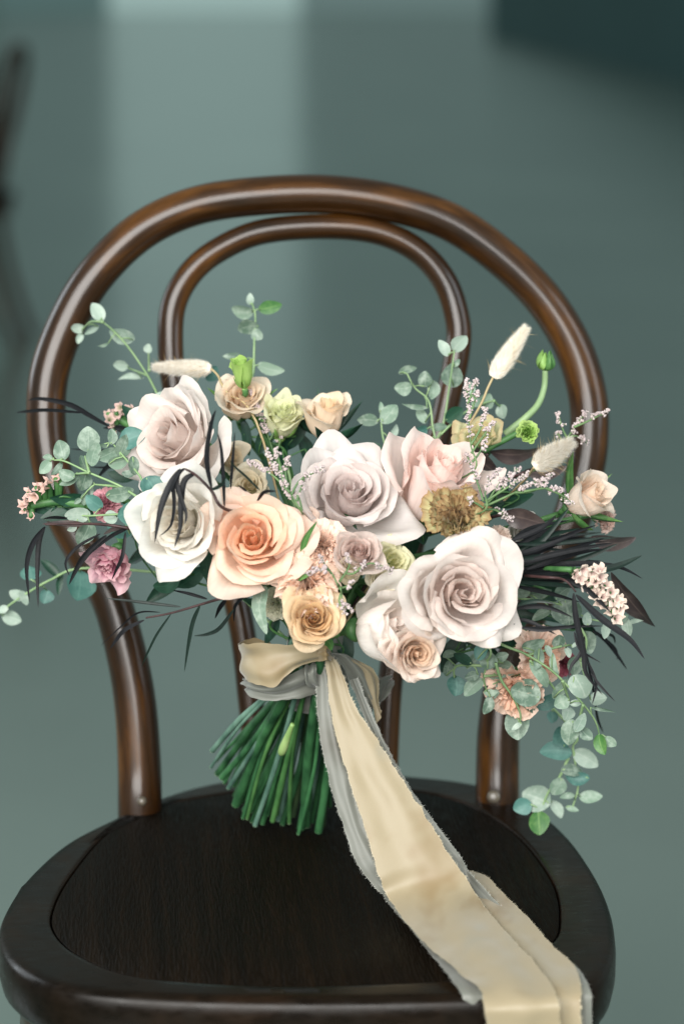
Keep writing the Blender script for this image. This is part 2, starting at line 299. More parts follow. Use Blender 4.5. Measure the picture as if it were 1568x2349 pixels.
# ---------------------------------------------------------------- the chair
def make_chair():
    org = Vector((-.022, .04, 0)); rot = R_(5)
    t = thing('bentwood_chair', 'dark brown bentwood chair with double hoop back holding the bouquet', 'chair', org, None)
    t.rotation_euler = (0, 0, rot)
    inv = (Matrix.Translation(org) @ Matrix.Rotation(rot, 4, 'Z')).inverted()
    def loc(vs_): return [inv @ Vector(p) for p in vs_]
    out = [(930, 1775), (760, 1766), (590, 1777), (460, 1798), (350, 1832), (262, 1872), (150, 1930), (60, 2010), (12, 2080), (-4, 2140), (18, 2200), (88, 2248), (200, 2275), (400, 2290), (700, 2296), (1000, 2292), (1230, 2284),
           (1345, 2262), (1392, 2222), (1410, 2160), (1400, 2080), (1360, 1990), (1290, 1900), (1190, 1826), (1080, 1792)]
    ol = cr([S(u, v, .46) for u, v in out], 150, True)
    cen = sum(ol, Vector())/len(ol)
    # rim: rounded section swept round the seat outline
    grv = cr([S(u, v, .46) for u, v in [(930, 1812), (740, 1800), (590, 1810), (440, 1832), (350, 1853), (250, 1905), (160, 2010), (120, 2090), (126, 2140), (180, 2190), (300, 2238), (480, 2256), (640, 2262), (850, 2258), (1050, 2246), (1180, 2214), (1260, 2165), (1283, 2120), (1270, 2030), (1200, 1930), (1120, 1868), (1030, 1830)]], 150, True)
    def byang(loop):
        a = sorted((math.atan2(p.y-cen.y, p.x-cen.x), (p-cen).length) for p in loop)
        def f(x):
            for i in range(len(a)):
                j = (i+1) % len(a); a0, r0 = a[i]; a1, r1 = a[j]
                if j == 0: a1 += 2*math.pi
                if a0 <= x <= a1: return lerp(r0, r1, (x-a0)/max(1e-9, a1-a0))
            return a[-1][1] if x > a[-1][0] else a[0][1]
        return f
    fo, fg = byang(ol), byang(grv); n = 160; v = []; f = []; uv = []
    prof = []   # (blend outer-> offset, z)
    ring = [('g', -.03, -.012), ('g', .0, -.012), ('g', .0, -.003), ('g', .0005, -.0008), ('g', .0016, .0), ('g', .004, .0), ('o', -.018, .0), ('o', -.010, .0), ('o', -.006, -.0002), ('o', -.0025, -.0016), ('o', -.0004, -.005), ('o', .0006, -.012), ('o', .0006, -.022), ('o', -.001, -.030), ('o', -.005, -.035), ('o', -.03, -.036)]
    m = len(ring)
    for k in range(n):
        a = -math.pi+2*math.pi*(k+.5)/n
        for (ty, off, dz) in ring:
            r = (fg(a) if ty == 'g' else fo(a))+off
            v.append(Vector((cen.x+math.cos(a)*r, cen.y+math.sin(a)*r, .46+dz))); uv.append((a*.2, off*10))
    for k in range(n):
        k2 = (k+1) % n
        for j in range(m-1): f.append((k*m+j, k*m+j+1, k2*m+j+1, k2*m+j))
    mk('seat_rim', loc(v), f, M_WOODD, t, uv)
    # panel
    v = []; f = []; rings = 7
    for q in range(rings+1):
        s = q/rings
        for k in range(n):
            a = -math.pi+2*math.pi*(k+.5)/n; r = (fg(a)-.0007)*s if q < rings else fg(a)-.0007
            z = .4599-(.001*(1-s**2)) if q < rings else .4588
            if q == rings-1: r = fg(a)-.0022; z = .4599
            v.append(Vector((cen.x+math.cos(a)*r, cen.y+math.sin(a)*r, z)))
    for q in range(rings):
        for k in range(n):
            k2 = (k+1) % n
            if q == 0: f.append((n+k, n+k2, 0)) if False else f.append((k, k2, n+k2, n+k))
            else: f.append((q*n+k, q*n+k2, (q+1)*n+k2, (q+1)*n+k))
    mk('seat_panel', loc(v), f, M_SEAT, t)
    # hoops: unproject onto the leaning back plane
    nrm = Matrix.Rotation(rot, 3, 'Z') @ Vector((0, 1, -.23)); p0 = org+(Matrix.Rotation(rot, 3, 'Z') @ Vector((0, .143, .46)))
    def H(u, v_, dy=0):
        d = ray(u, v_); k = (p0+Vector((0, dy, 0))-CAMP).dot(nrm)/d.dot(nrm); return CAMP+d*k
    oc = [(321, 1880), (320, 1760), (311, 1620), (290, 1500), (254, 1375), (196, 1270), (150, 1180), (120, 1080), (106, 960), (118, 840), (172, 705), (240, 607), (330, 526), (440, 475), (568, 452), (740, 445), (897, 465), (1035, 511), (1157, 597), (1250, 692), (1315, 800), (1347, 910), (1350, 1010), (1338, 1090), (1310, 1190), (1262, 1300), (1205, 1420), (1163, 1540), (1144, 1660), (1140, 1760), (1140, 1860)]
    pts = [H(u, v_) for u, v_ in oc]
    # rear legs carry on below the seat, splayed backwards
    bk = Matrix.Rotation(rot, 3, 'Z') @ Vector((0, 1, 0))
    l0, r0 = pts[0], pts[-1]
    def leg(p): return [p+bk*.000+Vector((0, 0, -.06)), p+bk*.02+Vector((0, 0, -.2)), p+bk*.055+Vector((0, 0, -.34)), p+bk*.095+Vector((0, 0, -(p.z-.0)))]
    full = leg(l0)[::-1]+pts+leg(r0)
    cl = cr(full, 240)
    rad = []
    for i, p in enumerate(cl):
        rad.append(.0142 if p.z > .6 else lerp(.0142, .0158, clamp((.6-p.z)/.12)))
    v, f, uv = tube(cl, rad, 20); mk('back_hoop', loc(v), f, M_WOOD, t, uv)
    ic = [(592, 1830), (588, 1740), (574, 1600), (556, 1450), (520, 1290), (470, 1120), (425, 970), (400, 880), (391, 790), (398, 700), (436, 628), (500, 574), (600, 532), (745, 520), (868, 533), (960, 577), (1022, 650), (1050, 740), (1048, 810), (1030, 900), (1000, 1030), (955, 1200), (920, 1380), (895, 1560), (886, 1700), (884, 1800)]
    cl = cr([H(u, v_, .003) for u, v_ in ic], 150)
    v, f, uv = tube(cl, .0093, 16); mk('inner_hoop', loc(v), f, M_WOOD, t, uv)
    # front legs, seat ring under the rim, knob and bolts
    for u, v_ in ((118, 2196), (1300, 2196)):
        p = S(u, v_, .44); p2 = p+(p-cen)*.14; p2.z = 0
        path = cr([p, p.lerp(p2, .4)+(p-cen)*.012, p2], 14)
        v, f, uv = tube(path, [lerp(.019, .012, i/13) for i in range(14)], 16); mk('front_leg', loc(v), f, M_WOOD, t, uv)
    ringp = []
    for k in range(60):
        a = 2*math.pi*k/60; a = a-math.pi; r = fo(a)-.03
        ringp.append(Vector((cen.x+math.cos(a)*r, cen.y+math.sin(a)*r, .405)))
    mb = MB()
    for k in range(60):
        a = -math.pi+2*math.pi*k/60
        for dr, z in ((0, .427), (.016, .427), (.018, .41), (.016, .385), (0, .383)):
            r = fo(a)-.03+dr; mb.v.append(Vector((cen.x+math.cos(a)*r, cen.y+math.sin(a)*r, z))); mb.uv.append((a*.2, z))
    for k in range(60):
        for j in range(4): k2 = (k+1) % 60; mb.f.append((k*5+j, k*5+j+1, k2*5+j+1, k2*5+j))
    mk('apron', loc(mb.v), mb.f, M_WOOD, t, mb.uv)
    # brass knob on the far post, bolt on the near one
    def disc(u, v_, y, r, th, nm):
        p = P(u, v_, y); d = (CAMP-p).normalized(); v, f, uv = tube([p+d*.0, p+d*th*.5, p+d*th*.85, p+d*th], [r*.8, r, r*.85, r*.3], 14); mk(nm, loc(v), f, M_METAL, t, uv)
    disc(1131, 1828, .152, .0048, .003, 'bolt'); disc(326, 1838, .142, .0035, .006, 'bolt')
    return t
chair = make_chair()
def copy_tree(o, parent=None):
    c = o.copy(); COL.objects.link(c); c.parent = parent
    for ch in [x for x in bpy.data.objects if x.parent == o]: copy_tree(ch, c)
    return c
bgc = copy_tree(chair); bgc.location = (-1.205, 5.9, 0); bgc.rotation_euler = (0, 0, R_(-93))
bgc['label'] = 'blurred dark bentwood chair far back at the left edge'

# ---------------------------------------------------------------- petals
def petal(az, half, L, r0, keys, curl, seed, tip=.05, spiral=.06, side=.05, wob=.03, ruf=0., rfreq=9, serr=0., nu=17, nv=13, edge=.22, cpow=2.6, point=0.):
    """returns verts, faces, uv (local, axis +Z).  keys: midline slope angles in degrees from base to rim"""
    v = []; f = []; uv = []; rs = random.Random(seed); ph = rs.uniform(0, 6.28); ph2 = rs.uniform(0, 6.28); sk = rs.uniform(-.25, .25)
    cl = rs.uniform(-.85, .85)
    sub = 3
    for a in range(nu):
        s = -1+2*a/(nu-1)
        ell = L*(1-edge*abs(s)**cpow)+tip*L*math.exp(-((s-sk*.5)/.28)**2)
        if serr: ell *= 1+serr*(abs(((s*rfreq*.9+ph) % 1)-.5)*2-.5)+serr*.5*math.sin(s*23+ph2)
        r = r0*(1+spiral*s); z = 0.; cu = curl*(1+cl*s)*(1+.35*math.sin(2.6*s+ph))*(1-point*math.exp(-((s-sk*.5)/.22)**2))
        st = 1/((nv-1)*sub)
        for b in range(nv):
            t = b/(nv-1)
            rr = r*(1+spiral*s*.8)+side*L*max(0, abs(s)-.45)**2*t
            fan = (.35+.65*t**.6)
            azz = az+s*half*fan
            n1 = noise.noise(Vector((s*1.3+seed*3.17, t*1.6+seed*1.31, seed*.77)))
            n2 = noise.noise(Vector((s*2.6-seed*2.3, t*2.4+seed*.71, seed*1.9+9)))
            wv = wob*L*t*(n1+.85*n2)
            al = R_(crf(keys, t))
            nr, nz_ = -math.sin(al), math.cos(al)          # profile normal, pointing inwards/up
            d = wv
            d += .016*L*t**4*noise.noise(Vector((s*7+seed, seed*2.7, t*2)))
            if ruf: d += ruf*L*t**2.2*(math.sin(s*rfreq+ph)+.5*math.sin(s*rfreq*2.3+ph2))
            pr = rr+nr*d; pz = z+nz_*d
            v.append(Vector((math.cos(azz)*pr, math.sin(azz)*pr, pz))); uv.append((.5+.5*s, t))
            if b < nv-1:
                for q in range(sub):
                    tt = t+(q+.5)*st
                    al2 = R_(crf(keys, tt)-cu*sm((tt-.70)/.30)**1.3)
                    r += math.cos(al2)*ell*st; z += math.sin(al2)*ell*st
                    r = max(r, .0004)
    for a in range(nu-1):
        for b in range(nv-1):
            i = a*nv+b; f.append((i, i+1, i+nv+1, i+nv))
    return v, f, uv

def axis_quat(axis, spin=0):
    return Vector(axis).normalized().to_track_quat('Z', 'Y') @ Quaternion((0, 0, 1), spin)

def flower(name, label, cat, u, v, y, R, axis, petals, pal, mat, group=None, spin=0., lift=.3, calyx=None, calyx_mat=None, squash=1.0, part='petal', receptacle=True):
    """petals: list of (t, verts, faces, uv).  pal = (core tip colour, outer tip colour, base colour)"""
    rr = sorted(max(math.hypot(p.x, p.y) for p in vv) for (_, vv, _, _) in petals); k = R/(.35*rr[-1]+.65*rr[-max(2, len(rr)//6)])
    ax = Vector(axis).normalized(); c = P(u, v, y); org = c-ax*(lift*R)
    t_ = thing(name, label, cat, org, axis_quat(axis, spin), group)
    for (t, vv, ff, uv) in petals:
        rs = random.Random(hash((round(t*1e4), u, v)))
        j = rs.uniform(-.035, .035)
        cols = []
        for (pu, pv) in uv:
            tipc = mix(pal[0], pal[1], sm(t*1.15))
            c_ = mix(pal[2], tipc, sm((pv-.02)/.5))
            if len(pal) > 3: c_ = mix(c_, pal[3], sm((pv-.72)/.28)*.9)
            rim = sm((pv-.9)/.1)*(.05+.5*max(0, j)); cols.append(tuple(clamp(x*(1+j)*(1-rim*w_)) for x, w_ in zip(c_, (.7, 1.1, 1.3))))
        mk(part, [Vector((p.x*k, p.y*k, p.z*k*squash)) for p in vv], ff, mat, t_, uv, cols)
    STEMQ.append((t_, org, ax, R))
    if receptacle:
        pts = [Vector((0, 0, z_*R)) for z_ in (-.6, -.4, -.26, -.14, -.06, -.02)]
        vv, ff, uv = tube(pts, [r_*R for r_ in (.075, .08, .17, .24, .2, .05)], 12)
        cx = mk('calyx', vv, ff, calyx_mat or M_CALYX, t_, uv)
        if calyx:
            for q in range(5):
                a = q*2*math.pi/5+.3; vv, ff, uv = petal(a, .34, R*calyx[0], R*.18, calyx[1], calyx[2], 77+q*3+int(u), tip=.5, edge=.75, cpow=1.1, nu=7, nv=9, spiral=0, side=0, wob=.05)
                mk('sepal', vv, ff, calyx_mat or M_GREEN, cx, uv)
    return t_

def rose_petals(N=26, seed=1, tmax=1., open_=1., curl=1., wob=.035, ruf=0., tip=.16, L0=.88, halfk=1., side=.06, nu=21, nv=14, cup=0.):
    out = []; rs = random.Random(seed)
    for i in range(N):
        tn = (i+.5)/N; t = tn*tmax; to = t*open_
        az = i*R_(137.5)+rs.uniform(-.4, .4)*(1+.8*t)+seed
        half = lerp(R_(125), R_(52), t**.5)*halfk*rs.uniform(.82, 1.14)
        L = lerp(L0, 1.15, t)*(1+rs.uniform(-.09, .09)*(.4+t))
        r0 = lerp(.01, .15, t)
        jt = rs.uniform(-15, 13)*t**.6
        keys = [lerp(84, -16, to**.5), lerp(90, 10, to**.75)+jt*.2, lerp(92, 50, to**1.2)+jt*.8+cup*10, lerp(94, 55, to**1.9)+jt+cup*20, lerp(97, 26, to**1.7)+jt+cup*20]
        cu = lerp(10, 115, clamp(t)**.9)*curl*rs.uniform(.45, 1.25)
        vv, ff, uv = petal(az, half, L, r0, keys, cu, seed*13.7+i*1.91, tip=tip*rs.uniform(.5, 1.4)*t**.8, spiral=lerp(.3, .07, t), side=side*rs.uniform(.5, 2.2), wob=wob*lerp(.8, 1.7, t), ruf=ruf, nu=nu, nv=nv, edge=lerp(.10, .36, t), cpow=lerp(2.4, 1.5, t), point=.8*t)
        out.append((tn, vv, ff, uv))
    return out
def carn_petals(N=44, seed=1, spread=1., ruf=.07, serr=.07, flat=0., nu=17, nv=8, inner=.55):
    out = []; rs = random.Random(seed); N = int(N*1.5)
    for i in range(N):
        t = (i+.5)/N; az = i*R_(137.5)+rs.uniform(-.3, .3)
        half = lerp(.75, .48, t)*rs.uniform(.8, 1.25); L = lerp(max(inner, .8), 1., t)*rs.uniform(.86, 1.06)
        j = rs.uniform(-12, 12); sp = t**.75*spread
        keys = [lerp(88, 35, sp)+j*.3, lerp(88, 38, sp)+j*.5, lerp(86, 34, sp)+j, lerp(80, 20, sp)+j]
        vv, ff, uv = petal(az, half, L, lerp(.02, .10, t), keys, rs.uniform(-25, 45), seed*7.3+i*2.11, tip=0, spiral=rs.uniform(-.1, .1), side=.02, wob=.07, ruf=ruf*rs.uniform(.8, 1.7), rfreq=rs.uniform(7, 12), serr=serr, nu=nu, nv=nv, edge=.18)
        out.append((t, vv, ff, uv))
    return out

STEMQ = []
MAUVE = (C('#eadcd5'), C('#eee7e2'), C('#ecd9cf'))
MAUVEG = (C('#e6d9d5'), C('#e9e3e0'), C('#e6d5ce'))
WHITE = (C('#f6f2e8'), C('#f6f4ee'), C('#f4efe0'))
PEACH = (C('#fcd6b6'), C('#fae5d6'), C('#fcd4a8'))
PINK = (C('#fae4dc'), C('#fbece6'), C('#fae4d8'))
BLUSHW = (C('#f8f0ea'), C('#f8f5f1'), C('#f7f0e6'))
BLUSH = (C('#ead0b6'), C('#f0e3da'), C('#e8cfb2'))
TAN = (C('#dcb683'), C('#edd8b8'), C('#dab37c'))
RG = 'large roses of the bouquet'; SG = 'small roses and buds of the bouquet'; KG = 'carnations of the bouquet'

flower('rose', 'mauve grey rose at the upper left, tilted towards the chair hoop', 'rose', 418, 1018, .06, 150*UM, (-.75, -1, .55), rose_petals(25, 3, open_=.92), MAUVE, M_PETAL, RG)
flower('rose', 'white rose with dark drooping leaves lying across it', 'rose', 424, 1200, .008, 124*UM, (-.3, -1, .2), rose_petals(24, 8, tmax=.88, open_=.72, curl=.9), WHITE, M_PETAL, RG, spin=1.)
flower('rose', 'peach rose with glowing apricot centre beside the white rose', 'rose', 580, 1243, .0, 138*UM, (.0, -1, .45), rose_petals(25, 5, open_=.95), PEACH, M_PETAL, RG, spin=.4)
flower('rose', 'wide open greyish lavender rose at the top middle of the bouquet', 'rose', 800, 1146, .03, 152*UM, (.12, -.9, .75), rose_petals(25, 11, open_=1.02, curl=1.1, wob=.045), MAUVEG, M_PETAL, RG, spin=2.)
flower('rose', 'pale pink cupped rose turned up beside the lavender rose', 'rose', 990, 1122, .05, 124*UM, (.45, -.5, 1), rose_petals(22, 14, tmax=.9, open_=.68, curl=.7), PINK, M_PETAL, RG, lift=.6, squash=1.35)
flower('rose', 'largest mauve white rose at the lower right facing the camera', 'rose', 1052, 1362, -.015, 154*UM, (.22, -1, .32), rose_petals(25, 21, open_=.98, curl=1.05, wob=.045), MAUVE, M_PETAL, RG, spin=.9)
flower('rose', 'white blush rose hanging below the small tan roses', 'rose', 862, 1436, -.008, 118*UM, (.85, -.75, .35), rose_petals(14, 25, tmax=.8, open_=.66, curl=.7), BLUSHW, M_PETAL, RG, spin=.2, lift=.4)
flower('rose', 'small blush rose with beige centre under the largest mauve rose', 'rose', 950, 1496, -.024, 80*UM, (.35, -1, .1), rose_petals(26, 31, open_=.95, curl=.8), BLUSH, M_PETAL, SG, spin=.5)
flower('rose', 'small golden tan rose just above the ribbon bow', 'rose', 716, 1422, -.026, 80*UM, (.12, -1, .4), rose_petals(28, 37, open_=.95, curl=.7, wob=.05), TAN, M_PETAL, SG, spin=1.3)
flower('carnation', 'frilled peach carnation between the peach rose and the tan rose', 'carnation', 704, 1336, -.008, 84*UM, (-.1, -1, .6), carn_petals(30, 4, ruf=.09, serr=.02), (C('#f7dac4'), C('#f8e4d4'), C('#f2dcc0')), M_CARN, KG)
flower('carnation', 'small beige pink carnation tucked behind the peach rose', 'carnation', 740, 1256, .0, 66*UM, (.0, -1, .5), carn_petals(30, 6, ruf=.08, serr=.04), (C('#f4dac8'), C('#f6e2d4'), C('#eed6c0')), M_CARN, KG)
flower('rose', 'tight dusty mauve spray rose below the lavender rose', 'rose', 820, 1274, -.01, 62*UM, (.08, -1, .6), rose_petals(28, 41, tmax=.8, open_=.8, curl=.4, halfk=.95), (C('#e6d0c8'), C('#ecdfd8'), C('#e6dcc6')), M_PETAL, SG, lift=.4)
flower('lisianthus', 'lime cream lisianthus between the spray rose and the largest rose', 'lisianthus', 898, 1290, .012, 60*UM, (.3, -1, .3), rose_petals(12, 44, open_=.95, ruf=.03), (C('#e6e5bc'), C('#eae9c8'), C('#dae0a8')), M_PETAL, SG)
flower('carnation', 'brown edged lime carnation above the largest mauve rose', 'carnation', 1045, 1188, .012, 74*UM, (-.05, -.8, 1), carn_petals(46, 9, ruf=.06, serr=.06, inner=.8, spread=.75), (C('#c0ab7a'), C('#dadca6'), C('#d6dc9a'), C('#a8825c')), M_CARN, KG, lift=.55)
flower('carnation', 'pale peach carnation peeping out right of the largest rose', 'carnation', 1128, 1250, .035, 50*UM, (.5, -1, .4), carn_petals(26, 12, ruf=.07), (C('#f2d8c8'), C('#f2e0d2'), C('#ead2b8')), M_CARN, KG)
flower('rose', 'cream rose half hidden behind the peach rose', 'rose', 572, 1118, .06, 58*UM, (.0, -1, .5), rose_petals(18, 47, open_=.85), (C('#e6dcc0'), C('#e8e0cc'), C('#d9d0a0')), M_PETAL, SG)
flower('rose', 'cream petalled rose tucked behind the upper left mauve rose', 'rose', 528, 1052, .085, 46*UM, (.6, -.8, .2), rose_petals(12, 49, open_=.8), (C('#dfceb0'), C('#e2d6c0'), C('#cfc094')), M_PETAL, SG)
flower('rose', 'peach cream rose with a green bud in front, top left', 'rose', 556, 925, .115, 72*UM, (.05, -.75, .8), rose_petals(16, 52, tmax=.85, open_=.72, curl=.9), (C('#f7e0c4'), C('#f7ead8'), C('#f6dcb4')), M_PETAL, SG, lift=.45, calyx=(.9, [10, 40, 70], 20))
flower('lisianthus', 'cream lime ruffled lisianthus right of the green bud', 'lisianthus', 648, 958, .105, 58*UM, (.15, -.55, 1), rose_petals(18, 55, tmax=.75, open_=.78, curl=1.2, ruf=.025), (C('#e2e8bc'), C('#e8eac8'), C('#d8e2a6')), M_PETAL, SG, lift=.9, squash=1.35, calyx=(.8, [20, 60, 80], 0), calyx_mat=M_LIME)
flower('rose_bud', 'peach rose bud in green sepals standing at the top middle', 'rose bud', 752, 955, .11, 74*UM, (.12, -.35, 1), rose_petals(12, 58, tmax=.62, open_=.85, curl=1.1), (C('#f7dfbc'), C('#f7e9d6'), C('#f6d9a8')), M_PETAL, SG, lift=.75, squash=1.15, calyx=(1.1, [5, 50, 70], 10), calyx_mat=M_DEEP)
flower('lisianthus_bud', 'closed lime green bud above the peach cream rose', 'flower bud', 556, 862, .1, 31*UM, (-.15, -.3, 1), rose_petals(8, 61, tmax=.4, open_=.5, curl=.6), (C('#a9cc70'), C('#b3d47c'), C('#98c060')), M_PETAL, SG, lift=1.0, squash=.95, calyx=(.9, [30, 70, 85], 0), calyx_mat=M_LIME)
flower('lisianthus', 'brown tipped lime lisianthus behind the misty sprays', 'lisianthus', 1100, 1002, .1, 68*UM, (-.1, -.75, .7), rose_petals(12, 64, open_=.85, ruf=.04, curl=1.1), (C('#e2e4b4'), C('#e6e6bc'), C('#d8de9c'), C('#d2bc94')), M_PETAL, SG, lift=.4)
flower('lisianthus', 'small bright green ruffled lisianthus beside the bunny tail', 'lisianthus', 1208, 992, .075, 31*UM, (.1, -1, .15), rose_petals(16, 67, tmax=.85, open_=.8, ruf=.06), (C('#a3cc66'), C('#bfdc88'), C('#a6cc70')), M_PETAL, SG)
flower('rose_bud', 'peach rose bud in green sepals at the right edge by the hoop', 'rose bud', 1336, 1145, .06, 68*UM, (.55, -.45, .45), rose_petals(12, 71, tmax=.66, open_=.85, curl=1.0), (C('#f5e0ca'), C('#f6e9dc'), C('#f4d9b8')), M_PETAL, SG, lift=.55, squash=1.2, calyx=(1.2, [5, 40, 62], 0))
flower('carnation', 'dusty pink carnation behind the right peach bud', 'carnation', 1382, 1192, .09, 36*UM, (.6, -.7, .1), carn_petals(22, 15, ruf=.09), (C('#e0bfb2'), C('#e2c8bc'), C('#d4b3a2')), M_CARN, KG)
flower('lisianthus', 'two tone pink lisianthus hanging at the lower left', 'lisianthus', 252, 1297, .03, 74*UM, (-.25, -.8, -.45), rose_petals(14, 74, open_=.85, ruf=.06, curl=.9), (C('#cc7f9c'), C('#e4b4bf'), C('#d492a8'), C('#ecc8cd')), M_PETAL, SG, lift=.6, squash=1.2)
flower('carnation', 'small rose pink carnation behind the left eucalyptus leaves', 'carnation', 244, 1155, .055, 42*UM, (-.3, -1, .1), carn_petals(26, 18, ruf=.08), (C('#dd9dac'), C('#e4b0b8'), C('#cc8a99')), M_CARN, KG)
flower('carnation', 'soft orange carnation hanging at the lower right behind eucalyptus', 'carnation', 1185, 1570, .035, 84*UM, (-.2, -.9, -.45), carn_petals(17, 21, ruf=.06, serr=.02), (C('#f9cfb4'), C('#fadfcd'), C('#f6d0b0')), M_CARN, KG)
flower('carnation', 'apricot carnation close under the dark leaves at the lower right', 'carnation', 1232, 1503, .045, 72*UM, (.3, -1, .1), carn_petals(17, 24, ruf=.06, serr=.02), (C('#f8d2b8'), C('#f9dfce'), C('#f4cfb2')), M_CARN, KG)
flower('carnation', 'deep rose carnation mostly hidden right of the apricot one', 'carnation', 1292, 1520, .07, 32*UM, (.4, -1, 0), carn_petals(20, 27, ruf=.08), (C('#b05a6c'), C('#c07080'), C('#8f4555')), M_CARN, KG)
flower('rose', 'white rose half hidden by the dark leaves at the right', 'rose', 1192, 1222, .075, 58*UM, (.5, -1, .4), rose_petals(14, 77, open_=.9), (C('#dcd8d2'), C('#dedcd8'), C('#c8c4b0')), M_PETAL, SG)
flower('rose_bud', 'closed greenish cream bud under the dusty mauve spray rose', 'rose bud', 800, 1322, -.012, 32*UM, (.1, -.7, .6), rose_petals(9, 91, tmax=.5, open_=.6, curl=.7), (C('#e2dcbc'), C('#e6dfc8'), C('#c8cf9c')), M_PETAL, SG, lift=.6)
flower('rose', 'small cream spray rose squeezed against the left of the largest rose', 'rose', 872, 1330, .002, 40*UM, (.2, -1, .4), rose_petals(16, 93, tmax=.85, open_=.8), (C('#e6e0c4'), C('#ebe6d2'), C('#d8dab0')), M_PETAL, SG)
flower('rose', 'small blush spray rose between the peach rose and the lavender rose', 'rose', 700, 1205, .02, 44*UM, (-.1, -1, .5), rose_petals(18, 95, tmax=.9, open_=.85), (C('#efd8c6'), C('#f2e2d6'), C('#e8cfb4')), M_PETAL, SG)

# ---------------------------------------------------------------- crops of the photo used as drawing coordinates (all end up as photo units)
def c1(x, y): return (250.9+.32*x, 846.7+.32*y)
def c2(x, y): return (627.2+.36*x, 846.7+.36*y)
def c3(x, y): return (1003.5+.32*x, 721.3+.32*y)
def c4(x, y): return (.32*x, 658.6+.32*y)
def c5(x, y): return (.36*x, 1066.2+.36*y)
def c6(x, y): return (564.5+.4*x, 1160.3+.4*y)
def c7(x, y): return (1003.5+.34*x, 1160.3+.34*y)
def c8(x, y): return (439+.32*x, 1411.2+.32*y)
def c12(x, y): return (313.6+.36*x, 627.2+.36*y)
CS = {c1: .32, c2: .36, c3: .32, c4: .32, c5: .36, c6: .4, c7: .34, c8: .32, c12: .36}
RIGHT = Vector((1, 0, 0)); UPV = Vector((0, math.sin(TH), math.cos(TH)))
BIND = P(728, 1535, .075)
def leaf_geo(base, tip, wid, nrm, shape='round', cup=.12, bend=.08, seed=0, nu=7, nv=10, wave=.0):
    al = tip-base; ln = al.length; d = al.normalized(); nrm = (nrm-d*nrm.dot(d)).normalized(); sd = d.cross(nrm)
    v = []; f = []; uv = []; rs = random.Random(seed); a1, a2, a3 = rs.uniform(-.09, .09), rs.uniform(0, 6.3), rs.uniform(.9, 1.1)
    for i in range(nv):
        t = i/(nv-1); tt = .5-.5*math.cos(math.pi*t)
        if shape == 'round': w_ = math.sin(math.pi*tt**.86)**.62 if 0 < tt < 1 else .05
        elif shape == 'oval': w_ = math.sin(math.pi*tt**.9)**.8 if 0 < tt < 1 else .04
        else: w_ = math.sin(math.pi*tt**.8)**1.15 if 0 < tt < 1 else .02
        for k in range(nu):
            s = -1+2*k/(nu-1)
            wob = 1+.07*math.sin(5*tt+a2+s*1.3)
            p = base+d*(ln*tt)+sd*(s*w_*wid*.5*wob+a1*ln*math.sin(math.pi*tt))+nrm*(cup*wid*(s*s*w_-.3)-bend*ln*4*(tt-.4)**2*a3+wave*wid*math.sin(9*tt+a2)*s)
            v.append(p); uv.append((.5+.5*s, tt))
    for i in range(nv-1):
        for k in range(nu-1): q = i*nu+k; f.append((q, q+1, q+nu+1, q+nu))
    return v, f, uv
def img_dir(ang): return RIGHT*math.cos(R_(ang))+UPV*math.sin(R_(ang))
def arc_to_bind(p, mid=None):
    q = mid or Vector((lerp(p.x, BIND.x, .6), .11, max(lerp(p.z, BIND.z, .35), BIND.z+.05)))
    return [p, p.lerp(q, .5)+Vector((0, .012, 0)), q, BIND]

